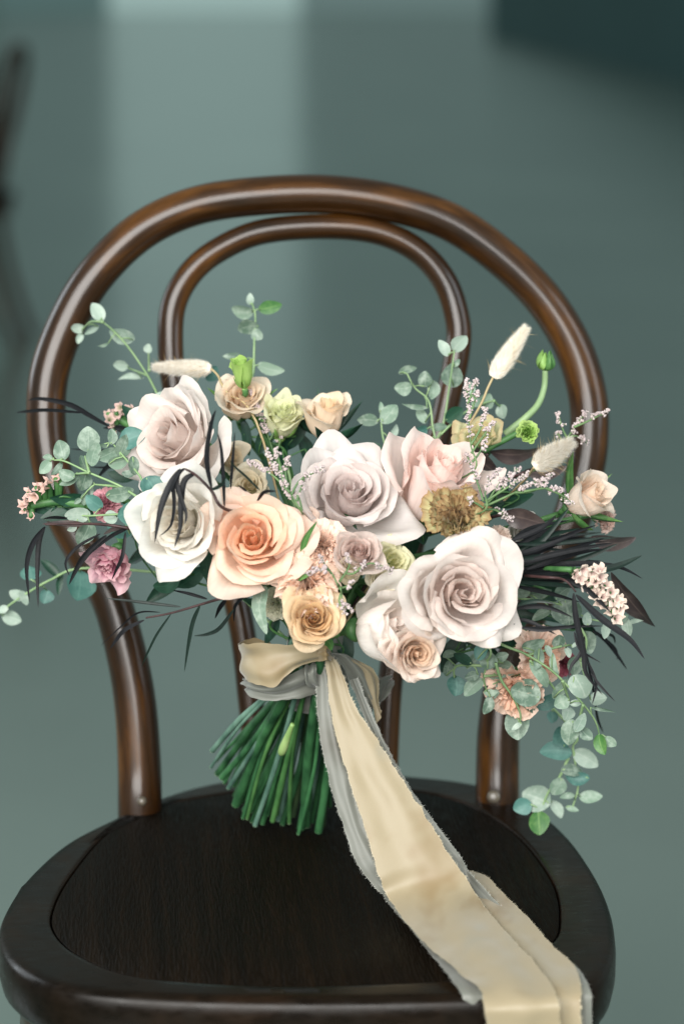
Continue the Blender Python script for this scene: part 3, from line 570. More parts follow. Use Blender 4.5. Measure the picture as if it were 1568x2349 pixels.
def sprig(name, label, cat, fn, stems, leaves, y0, y1, mat, group, stem_r=.0009, tilt=30, shape='round', seed=1, stem_mat=None, link=True, szk=1.06):
    """eucalyptus-like sprig. stems: polylines in crop coordinates; leaves: (x, y, length, width, image angle[, material])"""
    rs = random.Random(seed); k_ = CS[fn]; sc_ = UM*k_*szk
    pts3 = []
    first = P(*fn(*stems[0][0]), y0)
    t_ = thing(name, label, cat, first, None, group); off = first
    mb = MB()
    for si, st in enumerate(stems):
        n = len(st); ctrl = []
        for i, (x, y) in enumerate(st):
            fr = i/(n-1) if n > 1 else 0
            ctrl.append(P(*fn(x, y), lerp(y0, y1, fr if si == 0 else clamp(.35+.65*fr))))
        if si == 0 and link: ctrl = arc_to_bind(ctrl[0])[::-1][:-1]+ctrl
        c = cr(ctrl, max(8, len(ctrl)*6)); m = len(c)
        vv, ff, uv = tube(c, [stem_r*lerp(1.25, .6, i/(m-1)) for i in range(m)], 6); mb.add(vv, ff, uv)
        pts3 += c[(0 if si else 6):]
    for i, lf in enumerate(leaves):
        x, y, ln, wd, an = lf[:5]; m_ = lf[5] if len(lf) > 5 else mat
        uu, vv_ = fn(x, y)
        # depth: that of the nearest stem point in the picture
        def pd(p):
            d = p-CAMP; dep = d.y*math.cos(TH)-d.z*math.sin(TH); return ((784+F_*d.x/dep)-uu)**2+((1174.5-F_*(d.z*math.cos(TH)+d.y*math.sin(TH))/dep)-vv_)**2
        near = min(pts3, key=pd); yy = clamp(near.y, min(y0, y1)-.02, max(y0, y1)+.02)+rs.uniform(-.006, .006)
        c = P(uu, vv_, yy); d = img_dir(an+rs.uniform(-6, 6)); nrm = (CAMP-c).normalized()
        nrm = Quaternion(d, R_(rs.uniform(-tilt, tilt))) @ nrm
        sd = d.cross(nrm); q = Quaternion(sd, R_(rs.uniform(-tilt*.5, tilt*.5))); nrm = q @ nrm; d = q @ d
        ln *= sc_; wd *= sc_*1.05
        b = c-d*(ln*.5); tp = c+d*(ln*.5)
        vv, ff, uv = leaf_geo(b-off, tp-off, wd, nrm, shape if min(ln, wd)/max(ln, wd) > .3 else 'lance', seed=seed*50+i, bend=rs.uniform(-.06, .14), cup=rs.uniform(.03, .16))
        mk('leaf', vv, ff, m_, t_, uv)
        if (near-b).length < .03:
            vv, ff, uv = tube([near, near.lerp(b, .5)+Vector((0, 0, .001)), b+d*(ln*.06)], stem_r*.55, 5); mb.add(vv, ff, uv)
    mb.build('stem', stem_mat or M_STEM, t_, off)
    return t_
EG = 'eucalyptus sprigs of the bouquet'
sprig('eucalyptus_sprig', 'pale blurred eucalyptus sprig reaching up to the left hoop', 'eucalyptus', c4, [[(1180, 860), (1115, 740), (1050, 620), (920, 430), (800, 300), (740, 250), (690, 180)], [(1050, 630), (920, 580)], [(1070, 600), (1065, 470)], [(740, 250), (650, 250), (590, 310)]],
      [(700, 175, 150, 100, 115), (555, 295, 100, 80, 195), (575, 370, 80, 50, 250), (870, 355, 190, 120, 170), (865, 565, 110, 85, 180), (1065, 440, 70, 60, 95), (930, 655, 200, 45, 180), (1200, 790, 180, 110, 170), (660, 310, 120, 40, 210), (740, 415, 90, 25, 200, M_EUC), (1060, 860, 100, 60, 90, M_EUCT)], .14, .19, M_EUCP, EG, seed=1)
sprig('eucalyptus_sprig', 'thin upright eucalyptus sprig inside the inner hoop', 'eucalyptus', c12, [[(745, 700), (745, 610), (750, 400), (755, 270), (735, 190)]],
      [(670, 240, 150, 95, 175), (850, 215, 150, 85, 15, M_GREEN), (725, 165, 75, 50, 95, M_EUCP), (710, 350, 140, 110, 200), (770, 390, 80, 70, -50), (850, 600, 180, 75, -8), (620, 535, 140, 50, 170), (485, 640, 110, 90, 40, M_EUCT)], .15, .19, M_EUC, EG, seed=2)
sprig('eucalyptus_sprig', 'short eucalyptus tip between the peach bud and pink rose', 'eucalyptus', c2, [[(705, 560), (690, 400), (680, 270)]],
      [(600, 330, 130, 75, 175), (735, 280, 150, 100, 50), (760, 400, 110, 45, 60, M_EUCP), (680, 240, 70, 30, 80), (640, 500, 150, 80, 160, M_DEEP), (580, 540, 130, 90, 190, M_DEEP), (770, 470, 120, 60, 40, M_DEEP)], .12, .13, M_EUC, EG, seed=3)
sprig('eucalyptus_sprig', 'forked eucalyptus sprig in front of the right inner hoop', 'eucalyptus', c2, [[(1015, 540), (1010, 350), (985, 200), (900, 120), (850, 30)], [(1020, 480), (1080, 350), (1120, 100), (1150, -110)]],
      [(825, 115, 110, 85, 190), (855, 10, 120, 50, 10), (960, 65, 100, 90, 90), (1010, 130, 120, 80, -90), (1140, 40, 150, 130, 100), (1085, -135, 115, 72, 130, M_EUCP), (1188, -160, 125, 98, 50, M_EUCP), (1165, -40, 62, 36, 60), (900, 235, 170, 35, 170), (940, 290, 120, 60, 120), (1050, 370, 110, 50, 5), (1150, 290, 130, 100, 40, M_DEEP), (930, 400, 110, 80, 200, M_EUCT), (940, 440, 120, 90, 160, M_DEEP)], .12, .14, M_EUC, EG, seed=4)
sprig('eucalyptus_sprig', 'small eucalyptus tip under the upright bunny tail', 'eucalyptus', c2, [[(1080, 400), (1200, 290), (1300, 230), (1400, 200)], [(1400, 200), (1450, 250)]],
      [(1355, 205, 100, 100, 60), (1450, 270, 90, 80, -80, M_EUCP), (1250, 120, 80, 60, 100), (1290, 210, 70, 60, 30)], .13, .15, M_EUC, EG, seed=5)
sprig('eucalyptus_sprig', 'sharp mottled eucalyptus sprig pointing left past the mauve rose', 'eucalyptus', c4, [[(1070, 1545), (850, 1420), (640, 1330), (470, 1250), (390, 1240)], [(860, 1430), (680, 1415)], [(640, 1330), (540, 1340)], [(640, 1330), (610, 1210)]],
      [(440, 1170, 140, 110, 100), (325, 1290, 110, 75, 225), (345, 1225, 70, 40, 170), (405, 1300, 110, 45, 230), (680, 1200, 160, 95, 70), (605, 1260, 110, 70, 120), (780, 1200, 150, 100, 20), (605, 1400, 120, 110, -110), (500, 1380, 150, 60, 215), (480, 1340, 120, 80, 160), (610, 1520, 90, 60, -100), (560, 1535, 60, 35, 220), (860, 1480, 190, 100, 10), (660, 1470, 120, 25, -100, M_EUCP)], .035, .05, M_EUC, EG, seed=6)
sprig('eucalyptus_sprig', 'eucalyptus sprig with a bud tip left of the mauve rose', 'eucalyptus', c4, [[(1120, 1530), (1000, 1350), (900, 1230), (800, 1110)]],
      [(800, 1070, 110, 65, 90), (740, 1140, 60, 30, 170), (965, 1280, 130, 75, -80), (900, 1140, 170, 120, 60), (1090, 1440, 170, 160, -60, M_EUCT), (920, 1335, 90, 50, 180), (630, 1090, 170, 150, 90), (950, 1090, 190, 140, 20, M_EUCT), (850, 1250, 140, 100, 10)], .02, .055, M_EUC, EG, seed=7)
sprig('eucalyptus_sprig', 'horizontal eucalyptus tip touching the left of the white rose', 'eucalyptus', c5, [[(900, 310), (750, 315), (570, 325), (500, 320)]],
      [(495, 315, 150, 100, 175, M_EUCP), (705, 335, 85, 80, 190, M_EUCP), (845, 320, 170, 165, 180, M_EUCT), (540, 435, 160, 110, 240), (460, 405, 60, 35, 200, M_EUCP), (760, 420, 150, 70, 160, M_EUCT), (600, 240, 120, 90, 140, M_EUCT)], .02, .035, M_EUC, EG, seed=8)
sprig('eucalyptus_sprig', 'blurred eucalyptus sprig trailing off the left edge', 'eucalyptus', c5, [[(520, 660), (330, 730), (170, 820), (40, 910), (-10, 960)]],
      [(500, 770, 190, 190, -100, M_EUCT), (290, 840, 90, 90, -100, M_EUCT), (110, 830, 110, 70, 150), (75, 980, 130, 90, -20), (20, 920, 70, 50, 200), (190, 690, 90, 130, 100, M_EUCT), (385, 760, 140, 40, -95, M_DEEP), (320, 660, 170, 60, 140, M_DEEP), (150, 850, 100, 60, -60)], .12, .15, M_EUCP, EG, seed=9)
sprig('eucalyptus_sprig', 'cluster of small eucalyptus leaves under the largest rose', 'eucalyptus', c7, [[(330, 940), (330, 1060), (310, 1160), (330, 1250)], [(320, 1040), (440, 1060)], [(310, 1150), (420, 1140)], [(320, 1080), (130, 1080), (110, 1160)]],
      [(335, 1040, 120, 110, 90), (430, 1015, 90, 60, 20), (455, 1080, 125, 75, -10), (245, 1040, 150, 55, 50), (70, 1095, 110, 60, 70), (120, 1215, 130, 120, -90, M_EUCT), (240, 1225, 160, 90, -130), (230, 1150, 90, 60, 200), (385, 1130, 110, 80, -60), (430, 1140, 160, 35, 10), (355, 1260, 85, 50, 0), (395, 1240, 120, 35, -100), (80, 1005, 90, 60, 10), (330, 1345, 125, 68, -110), (170, 1030, 130, 70, 150, M_DEEP), (300, 980, 130, 80, 60, M_EUCT)], .02, .03, M_EUC, EG, seed=10)
sprig('eucalyptus_sprig', 'sharp eucalyptus sprig trailing down over the orange carnation', 'eucalyptus', c7, [[(400, 920), (600, 1005), (800, 1140), (980, 1340), (1060, 1450), (1090, 1550)], [(600, 1010), (820, 950), (900, 940)], [(390, 1060), (430, 1180), (500, 1280), (555, 1400), (550, 1470)], [(620, 1040), (760, 1200), (810, 1280)], [(840, 1180), (890, 1330)], [(980, 1340), (920, 1560)]],
      [(645, 935, 150, 90, 15), (590, 1265, 200, 170, 165), (680, 1150, 210, 75, -65), (815, 915, 88, 88, 90), (745, 980, 80, 45, -60, M_EUCP), (875, 990, 70, 40, -70, M_EUCP), (825, 1235, 155, 75, 50), (950, 1225, 165, 150, -60, M_EUCP), (930, 1325, 85, 50, 10, M_EUCP), (870, 1400, 95, 90, -100, M_EUCP), (955, 1460, 135, 75, 70, M_EUCP), (890, 1530, 170, 120, -100), (1000, 1540, 100, 80, -50), (1110, 1375, 170, 25, -5), (1105, 1610, 135, 85, -70, M_GREEN), (1165, 1590, 90, 70, -40), (835, 1330, 100, 95, 200), (525, 1475, 200, 155, -80), (600, 1350, 150, 60, -40), (530, 1490, 75, 35, 210, M_EUCP), (930, 940, 60, 25, 20, M_EUCP), (670, 1030, 140, 70, -100), (790, 1070, 150, 45, -80)], .005, .03, M_EUC, EG, seed=11)
sprig('eucalyptus_sprig', 'blurred eucalyptus tail hanging lowest beside the right post', 'eucalyptus', c7, [[(900, 1500), (910, 1630), (930, 1760), (945, 1900), (905, 2040)], [(880, 1700), (820, 1830), (740, 1940), (690, 2080)]],
      [(795, 1665, 210, 125, 175, M_EUCT), (995, 1710, 190, 115, -35, M_EUCP), (835, 1560, 150, 110, 100, M_EUCT), (905, 1790, 150, 80, -10), (940, 1830, 160, 85, 170, M_EUCT), (805, 1895, 130, 110, -120), (1030, 1960, 155, 85, 5), (660, 1975, 200, 175, 160, M_EUCP), (800, 2050, 140, 70, -60, M_EUCP), (570, 2030, 125, 115, 200, M_EUCT), (680, 2140, 160, 135, -90, M_GREEN), (905, 2045, 90, 40, -20), (870, 1960, 100, 45, 190), (770, 1425, 80, 70, -90, M_EUCT)], .09, .10, M_EUC, EG, seed=12, tilt=25)
sprig('eucalyptus_sprig', 'eucalyptus leaves showing between the dark leaves at the right', 'eucalyptus', c7, [[(520, 620), (700, 640), (870, 680), (1010, 760), (1200, 790)], [(870, 700), (1000, 900), (960, 1050)]],
      [(870, 720, 170, 190, -80), (1010, 765, 90, 60, 90, M_EUCP), (1270, 820, 140, 70, -75, M_EUCP), (1235, 760, 100, 50, 20), (1010, 920, 150, 120, -80), (930, 1080, 130, 100, -100), (690, 590, 150, 70, 10), (560, 580, 120, 80, 170), (840, 590, 120, 80, 40), (1135, 840, 110, 60, -100, M_EUCP), (1330, 785, 110, 30, 15, M_EUCP), (700, 740, 140, 60, 200), (1080, 1300, 110, 90, 0, M_EUCP), (740, 1310, 200, 90, 20, M_EUCT)], .05, .055, M_EUC, EG, seed=13)

# deep green filler leaves between and behind the roses
GG = 'deep green filler leaves'
def filler(label, spots, seed, y=.095):
    rs = random.Random(seed); lv = [(u, v, rs.uniform(70, 115), rs.uniform(26, 48), a) for (u, v, a) in spots]
    sprig('foliage_sprig', label, 'foliage', cF, [[(s[0], s[1]) for s in spots]], lv, y, y+.01, M_DEEP, GG, seed=seed, tilt=45, shape='oval', stem_mat=M_CALYX, szk=1.)
def cF(x, y): return (x, y)
CS[cF] = 1.0
filler('deep green leaves showing between the lavender rose and small carnation', [(700, 1180, 40), (760, 1190, 100), (800, 1230, 10), (700, 1130, 120), (860, 1240, 60)], 1, .07)
filler('deep green leaves behind the limonium at the top', [(650, 1030, 100), (600, 1010, 80), (680, 1000, 60), (560, 1000, 120), (640, 960, 95), (610, 1060, 40), (700, 1030, 110)], 2, .115)
filler('deep green leaves behind the white and peach roses', [(480, 1290, -100), (440, 1330, -140), (500, 1340, -60), (330, 1230, 170), (320, 1270, 220), (380, 1350, -150)], 3, .07)
filler('deep green leaves behind the tan rose above the bow', [(640, 1400, 200), (620, 1440, -120), (680, 1470, -100), (780, 1480, -60), (760, 1500, -90), (600, 1390, 170)], 4, .06)
filler('deep green leaves under the largest rose', [(1100, 1480, -30), (1150, 1470, 0), (1040, 1500, -120), (1180, 1440, 10), (1210, 1470, -20), (1000, 1420, -100)], 5, .06)
filler('deep green leaves behind the brown edged carnation', [(960, 1200, 100), (1120, 1180, 30), (1140, 1130, 60), (1180, 1150, 20), (940, 1240, -90), (1090, 1120, 90)], 6, .09)
filler('deep green leaves left of the upper mauve rose', [(300, 960, 120), (330, 940, 60), (290, 1040, 180), (340, 1110, 200), (310, 1000, 160), (280, 1090, 170)], 7, .09)
filler('deep green leaves inside the dark leaf fan at the right', [(1200, 1340, 10), (1260, 1360, -10), (1220, 1390, -30), (1280, 1420, -10), (1200, 1420, 0), (1330, 1440, -20), (1230, 1300, 20)], 8, .085)

# ---------------------------------------------------------------- long dark willow leaves
def strip(path, wid, roll, seed, fold=.25):
    n = 18; c = cr(path, n); v = []; f = []; uv = []; rs = random.Random(seed); tw = rs.uniform(-25, 25)
    for i in range(n):
        t = i/(n-1); d = (c[min(i+1, n-1)]-c[max(i-1, 0)]).normalized(); nr = (CAMP-c[i]).normalized(); nr = (nr-d*nr.dot(d)).normalized()
        nr = Quaternion(d, R_(roll+tw*(t-.5)*2)) @ nr; sd = d.cross(nr); w_ = (math.sin(math.pi*clamp(t*.985+.012)**.72)**.8)*wid*.5
        for k, s in enumerate((-1, -.5, 0, .5, 1)):
            v.append(c[i]+sd*(s*w_)+nr*(abs(s)*w_*fold)); uv.append((.5+.5*s, t))
    for i in range(n-1):
        for k in range(4): q = i*5+k; f.append((q, q+1, q+6, q+5))
    return v, f, uv
def willow(name, label, fn, stems, leaves, y0, y1, seed, group, mat=None, cat='willow leaf', link=True, k=.74):
    rs = random.Random(seed); sc_ = UM*CS[fn]*k
    def ctrl(pts, a, b): return [P(*fn(x, y), lerp(a, b, i/max(1, len(pts)-1))) for i, (x, y) in enumerate(pts)]
    src = stems[0] if stems else leaves[0][0]
    off = P(*fn(*src[0]), y0); t_ = thing(name, label, cat, off, None, group)
    if stems:
        mb = MB()
        for si, st in enumerate(stems):
            p = ctrl(st, y0, y1)
            if link and si == 0: p = arc_to_bind(p[0])[::-1][:-1]+p
            c = cr(p, len(p)*6); vv, ff, uv = tube(c, [.0013*lerp(1.2, .5, i/(len(c)-1)) for i in range(len(c))], 6); mb.add(vv, ff, uv)
        mb.build('stem', M_TWIG, t_, off)
    for i, lf in enumerate(leaves):
        pts, wd = lf[:2]; m_ = lf[2] if len(lf) > 2 else (mat or M_DARK); dy = lf[3] if len(lf) > 3 else rs.uniform(-.008, .004)
        p = ctrl(pts, y0+dy, y1+dy-.004)
        vv, ff, uv = strip(p, wd*sc_, rs.uniform(-30, 30), seed*31+i); mk('leaf', [q-off for q in vv], ff, m_, t_, uv)
    return t_
WG = 'dark willow leaf sprigs'
willow('willow_sprig', 'dark leaves drooping and standing over the white rose', c1, [[(815, 995), (730, 870), (620, 760), (540, 715)]],
       [([(510, 715), (440, 830), (370, 1000), (325, 1245)], 72), ([(505, 718), (455, 800), (465, 960), (440, 1120), (355, 1200)], 38), ([(540, 712), (490, 760), (490, 860), (550, 1030), (540, 1110)], 46), ([(615, 750), (540, 800), (515, 950), (510, 1130), (465, 1285)], 62),
        ([(735, 860), (700, 640), (730, 400), (765, 290)], 54), ([(825, 990), (815, 750), (800, 560), (772, 455)], 34), ([(870, 860), (885, 650), (900, 450)], 32), ([(735, 865), (800, 830), (840, 760)], 34, M_DARKG), ([(1060, 945), (1110, 880), (1195, 875)], 38), ([(1080, 870), (980, 770), (900, 700), (860, 650)], 24, M_DARKG), ([(985, 875), (920, 830)], 24)], -.024, -.03, 1, WG)
willow('willow_sprig', 'dark sprig with drooping tips at the far left', c5, [[(900, 418), (700, 385), (520, 375), (290, 380)]],
       [([(530, 380), (400, 375), (270, 378)], 58, M_BROWN), ([(290, 395), (210, 500), (170, 650), (190, 880)], 50), ([(285, 395), (250, 500), (240, 700), (245, 910)], 46), ([(680, 450), (560, 560), (490, 660), (440, 765)], 54), ([(640, 440), (500, 520), (420, 620), (445, 710)], 28), ([(800, 430), (780, 580), (740, 670), (712, 735)], 34), ([(430, 340), (340, 335), (275, 345)], 26), ([(780, 392), (720, 415), (660, 445)], 50, M_BROWN), ([(920, 500), (860, 580), (830, 610)], 30, M_DARKG), ([(820, 400), (700, 460), (560, 580)], 34)], .02, .005, 2, WG)
willow('willow_sprig', 'fine dark twig crossing in front of the left post', c5, [[(1570, 825), (1400, 855), (1280, 890), (1090, 945), (930, 975)]],
       [([(1320, 855), (1200, 820), (1100, 800)], 28), ([(1150, 905), (980, 885), (810, 865), (670, 850)], 28, M_DARKG), ([(1020, 940), (920, 935), (850, 960), (750, 1050), (640, 1155)], 18), ([(920, 990), (800, 1050), (740, 1120), (700, 1175)], 38), ([(1090, 950), (1000, 1080), (940, 1200), (900, 1290)], 22, M_DARKG), ([(1275, 895), (1230, 1000), (1200, 1150), (1175, 1320)], 36, M_DARKG), ([(1490, 920), (1400, 1040), (1320, 1080), (1235, 1090)], 34, M_DARKG), ([(1440, 860), (1400, 910), (1370, 980)], 40), ([(1560, 835), (1500, 900), (1490, 1000)], 30)], .045, .06, 3, WG)
willow('willow_sprig', 'blurred dark leaves crossing the left hoop', c4, [[(980, 1080), (880, 1040), (770, 990)]],
       [([(790, 1000), (650, 920), (500, 840), (300, 800), (200, 812)], 58), ([(600, 900), (350, 880), (200, 890), (120, 900)], 40), ([(920, 1180), (780, 1280), (700, 1370)], 50), ([(1000, 870), (980, 930), (950, 980)], 40), ([(900, 1180), (700, 1170), (500, 1160)], 30), ([(980, 1060), (860, 1010), (740, 1010)], 60), ([(900, 1260), (800, 1290), (640, 1290)], 30)], .11, .15, 4, WG)
FAN = []
_rs = random.Random(99)
for _i in range(22):
    _y = _rs.uniform(180, 520); _e = _rs.uniform(800, 1240); _a = _y-_rs.uniform(.0, .42)*(_e-480)*.5
    FAN.append(([(_rs.uniform(470, 620), _y), ((480+_e)/2, (_y+_a)/2-_rs.uniform(-20, 30)), (_e, _a)], _rs.uniform(28, 48), M_DARKG if _i % 3 == 0 else M_DARK, _rs.uniform(-.004, .035)))
willow('willow_sprig', 'thick fan of near black leaves at the right of the bouquet', c7, [[(420, 480), (520, 440), (700, 400), (900, 350)]],
       [([(470, 400), (700, 230), (885, 10)], 62, M_DARKG), ([(470, 420), (800, 230), (1070, 128)], 46), ([(490, 410), (800, 340), (1065, 235)], 44, M_DARKG), ([(500, 400), (850, 310), (1185, 250)], 52), ([(520, 430), (900, 380), (1215, 255)], 58, M_DARKG), ([(500, 440), (800, 395), (1180, 405), (1380, 492)], 54), ([(1000, 450), (1200, 410), (1375, 335)], 62, M_DARKG),
        ([(480, 300), (620, 220), (820, 120)], 44), ([(480, 350), (700, 280), (930, 190)], 50), ([(500, 470), (760, 450), (1010, 420)], 56), ([(500, 490), (720, 480), (930, 490)], 50, M_DARKG), ([(480, 260), (560, 190), (640, 150)], 40), ([(600, 430), (900, 330), (1120, 290)], 50), ([(520, 360), (760, 330), (980, 270)], 46, M_DARKG), ([(480, 240), (700, 150), (800, 60)], 46), ([(500, 320), (760, 200), (960, 150)], 44, M_DARKG), ([(560, 400), (900, 290), (1130, 215)], 46), ([(540, 470), (900, 440), (1250, 420)], 50), ([(520, 510), (800, 530), (1060, 560)], 46, M_DARKG), ([(520, 540), (760, 590), (960, 650)], 44), ([(520, 450), (860, 400), (1100, 370)], 50), ([(500, 380), (640, 330), (860, 240)], 50)]+FAN, .005, .02, 5, WG)
willow('willow_sprig', 'dark leaves drooping beside the frilly cream statice', c7, [[(700, 480), (850, 500), (930, 580)]],
       [([(865, 495), (1000, 560), (1165, 718)], 58), ([(930, 600), (1100, 760), (1290, 900), (1392, 1032)], 62), ([(915, 590), (930, 750), (985, 1000), (1000, 1130), (1110, 1275)], 56), ([(920, 850), (960, 970), (1098, 1058)], 26), ([(990, 880), (960, 1000), (900, 1080), (880, 1165)], 36), ([(560, 820), (700, 835), (880, 815), (1115, 810)], 40), ([(590, 830), (680, 825), (775, 815)], 38), ([(410, 895), (450, 840), (520, 795)], 44, M_DARKG), ([(1030, 1130), (1100, 1220), (1195, 1320)], 22), ([(1010, 1050), (1065, 1200), (1040, 1340)], 28), ([(520, 690), (720, 680), (905, 750)], 44), ([(520, 760), (640, 790), (800, 870)], 36), ([(480, 690), (640, 640), (800, 660)], 40, M_DARKG)], -.012, -.014, 6, WG)
willow('willow_sprig', 'blurred thin dark leaves trailing behind the right eucalyptus', c7, [[(900, 740), (1000, 800), (1060, 850)]],
       [([(1040, 840), (1150, 930), (1275, 1105)], 44), ([(1060, 850), (1190, 960), (1210, 1040)], 30), ([(1060, 1350), (1080, 1450), (1115, 1530)], 26), ([(1000, 1000), (1040, 1200), (1070, 1380)], 30), ([(1120, 860), (1180, 880), (1195, 930)], 26)], .09, .12, 7, WG)
# broad brown leaves at the right
def broad(label, fn, base, tip, wid, y0, y1, roll, seed):
    b, t2 = P(*fn(*base), y0), P(*fn(*tip), y1); off = b; t_ = thing('broad_leaf', label, 'leaf', off, None, 'broad brown leaves at the right')
    nr = Quaternion((t2-b).normalized(), R_(roll)) @ (CAMP-b).normalized()
    vv, ff, uv = leaf_geo(b-off, t2-off, wid*UM*CS[fn], nr, 'oval', cup=.12, bend=.12, seed=seed, nu=11, nv=18, wave=.06); mk('blade', vv, ff, M_BROWN, t_, uv)
    c = cr(arc_to_bind(b)[::-1], 16); vv, ff, uv = tube([q-off for q in c], .0011, 6); mk('stalk', vv, ff, M_TWIG, t_, uv)
broad('greyish brown leaf below the misty spray at the right', c7, (430, 60), (720, 150), 150, .05, .045, 25, 1)
broad('purple brown leaf behind the tips of the dark leaf fan', c7, (1040, 220), (1345, 250), 130, .07, .075, 35, 2)
broad('purple grey leaf hanging right of the cream statice', c7, (1150, 470), (1432, 872), 150, .07, .075, 40, 3)
broad('curled dark leaf under the round bunny tail', c3, (140, 930), (420, 1180), 170, .1, .09, 30, 4)
broad('glossy dark leaf behind the misty spray', c3, (360, 1000), (760, 1010), 150, .1, .1, 45, 5)
broad('dark leaf tucked in beside the round bunny tail', c3, (620, 1130), (930, 1120), 130, .095, .095, 30, 6)

# fresh green leaves round the peach rose
def green_leaf(label, fn, pts, wd, y, mat, seed):
    p = [P(*fn(*q), y-.004*i) for i, q in enumerate(pts)]; off = p[0]; t_ = thing('green_leaf', label, 'leaf', off, None, 'single green leaves')
    vv, ff, uv = strip(p, wd*UM*CS[fn], 15, seed, .3); mk('blade', [q-off for q in vv], ff, mat, t_, uv)
    c = cr(arc_to_bind(p[0])[::-1], 14); vv, ff, uv = tube([q-off for q in c], .0009, 5); mk('stalk', vv, ff, M_CALYX, t_, uv)
green_leaf('short glossy green leaf right of the peach rose', c6, [(245, 420), (300, 395), (357, 402)], 80, -.012, M_GREEN, 1)
green_leaf('narrow green sepal upright beside the peach rose', c6, [(318, 270), (345, 180), (405, 88)], 34, -.01, M_GREEN, 2)
green_leaf('pale green pointed leaf hanging left of the tan rose', c6, [(110, 460), (75, 580), (117, 738)], 85, .0, M_EUC, 3)
green_leaf('deep green leaf under the lower edge of the white rose', c5, [(1130, 700), (1060, 770), (975, 770)], 120, .05, M_DEEP, 4)
green_leaf('green leaf edge under the tan rose by the knot', c6, [(440, 760), (480, 790), (488, 830)], 50, -.005, M_GREEN, 5)

# ---------------------------------------------------------------- green bud on its curved stem
def stem_bud():
    pts = [P(*c3(x, y), yy) for x, y, yy in ((480, 860, .12), (530, 820, .12), (640, 730, .12), (720, 640, .125), (762, 520, .13), (768, 400, .13))]
    t_ = thing('flower_bud', 'closed green bud on a long curved stem near the right hoop', 'flower bud', pts[0], None, SG)
    c = cr(pts, 30); vv, ff, uv = tube([q-pts[0] for q in c], [.0026-.0006*i/29 for i in range(30)], 8); mk('stem', vv, ff, M_STEM, t_, uv)
    b = pts[-1]; top = P(*c3(788, 250), .13); ax = (top-b).normalized(); q = ax.to_track_quat('Z', 'Y')
    for i in range(6):
        vv, ff, uv = petal(i*1.05+.3, .75, .0155 if i % 2 else .0135, .0022, [15, 50, 98, 122, 118], -6, 900+i, tip=.12, edge=.4, cpow=1.8, spiral=.12, wob=.03, nu=9, nv=9)
        o = mk('bud_scale', [q @ p+(b-pts[0]) for p in vv], ff, M_LIME if i < 3 else M_GREEN, t_, uv)
stem_bud()
flower('carnation', 'pale green white carnation edge left of the tan rose', 'carnation', 634, 1384, .025, 42*UM, (-.4, -1, .1), carn_petals(20, 33, ruf=.06, serr=.02), (C('#d3d6bd'), C('#dcdcc6'), C('#b9c394')), M_CARN, KG)

# ---------------------------------------------------------------- bunny tails
def bunny(label, base, tip, wid, y0, y1, stem, awn, seed, nfur=9000):
    rs = random.Random(seed); b, t2 = P(*base, y0), P(*tip, y1); ax = (t2-b); ln = ax.length; d = ax.normalized(); q = d.to_track_quat('Z', 'Y')
    t_ = thing('bunny_tail_grass', label, 'bunny tail', b, None, 'bunny tail grass heads')
    W = wid*UM*.47
    def rad(t): return W*(math.sin(math.pi*clamp(t*.93+.07)**.62)**.75)*(1-.25*t)
    n = 16; pts = [q @ Vector((0, 0, ln*i/(n-1)*.97)) for i in range(n)]
    vv, ff, uv = tube(pts, [max(.0003, rad(i/(n-1))*.66) for i in range(n)], 14); mk('seed_head', vv, ff, M_TAIL, t_, uv)
    mb = MB(); ma = MB()
    for i in range(nfur):
        t = rs.random()**.9; a = rs.uniform(0, 6.283); r = rad(t)*.6
        o = q @ Vector((math.cos(a)*r, math.sin(a)*r, ln*t*.95)); out = q @ Vector((math.cos(a), math.sin(a), 0)); dr = (out*rs.uniform(.35, .8)+d*rs.uniform(.7, 1.1)).normalized()
        L = rs.uniform(.003, .0062)*W/.007; sd = dr.cross(Vector((rs.uniform(-1, 1), rs.uniform(-1, 1), rs.uniform(-1, 1)))).normalized()*.00008
        mb.add([o-sd, o+sd, o+dr*L], [(0, 1, 2)])
    for i in range(awn):
        t = rs.random(); a = rs.uniform(0, 6.283); r = rad(t)*.7
        o = q @ Vector((math.cos(a)*r, math.sin(a)*r, ln*t*.95)); out = q @ Vector((math.cos(a), math.sin(a), 0)); dr = (out*rs.uniform(.5, 1.1)+d*rs.uniform(.1, 1.0)).normalized()
        L = rs.uniform(.006, .0125); sd = dr.cross(Vector((rs.uniform(-1, 1), rs.uniform(-1, 1), rs.uniform(-1, 1)))).normalized()*.00010
        e = o+dr*L+Vector((0, 0, -.0008)); m_ = o+dr*L*.5
        ma.add([o-sd, o+sd, m_+sd*.8, m_-sd*.8, e], [(0, 1, 2, 3), (3, 2, 4)])
    mb.build('fur', M_TAIL, t_, smooth=False)['kind'] = 'stuff'
    ma.build('awns', M_AWN, t_, smooth=False)['kind'] = 'stuff'
    c = cr([b]+[P(*s, lerp(y0, .1, (i+1)/len(stem))) for i, s in enumerate(stem)]+[BIND], 26); vv, ff, uv = tube([p-b for p in c], .0008, 6); mk('stem', vv, ff, M_STRAW, t_, uv)
bunny('blurred bunny tail lying sideways in front of the left inner hoop', (484, 846), (352, 842), 50, .13, .14, [(500, 862), (520, 900), (600, 1000)], 45, 1)
bunny('bunny tail standing upright inside the right hoop', (1130, 866), (1206, 752), 54, .10, .105, [(1118, 890), (1098, 935), (1040, 1030)], 60, 2)
bunny('rounder bunny tail with long bristles near the right bud', (1224, 1072), (1308, 1016), 62, .02, .02, [(1208, 1094), (1185, 1118), (1110, 1190)], 110, 3)

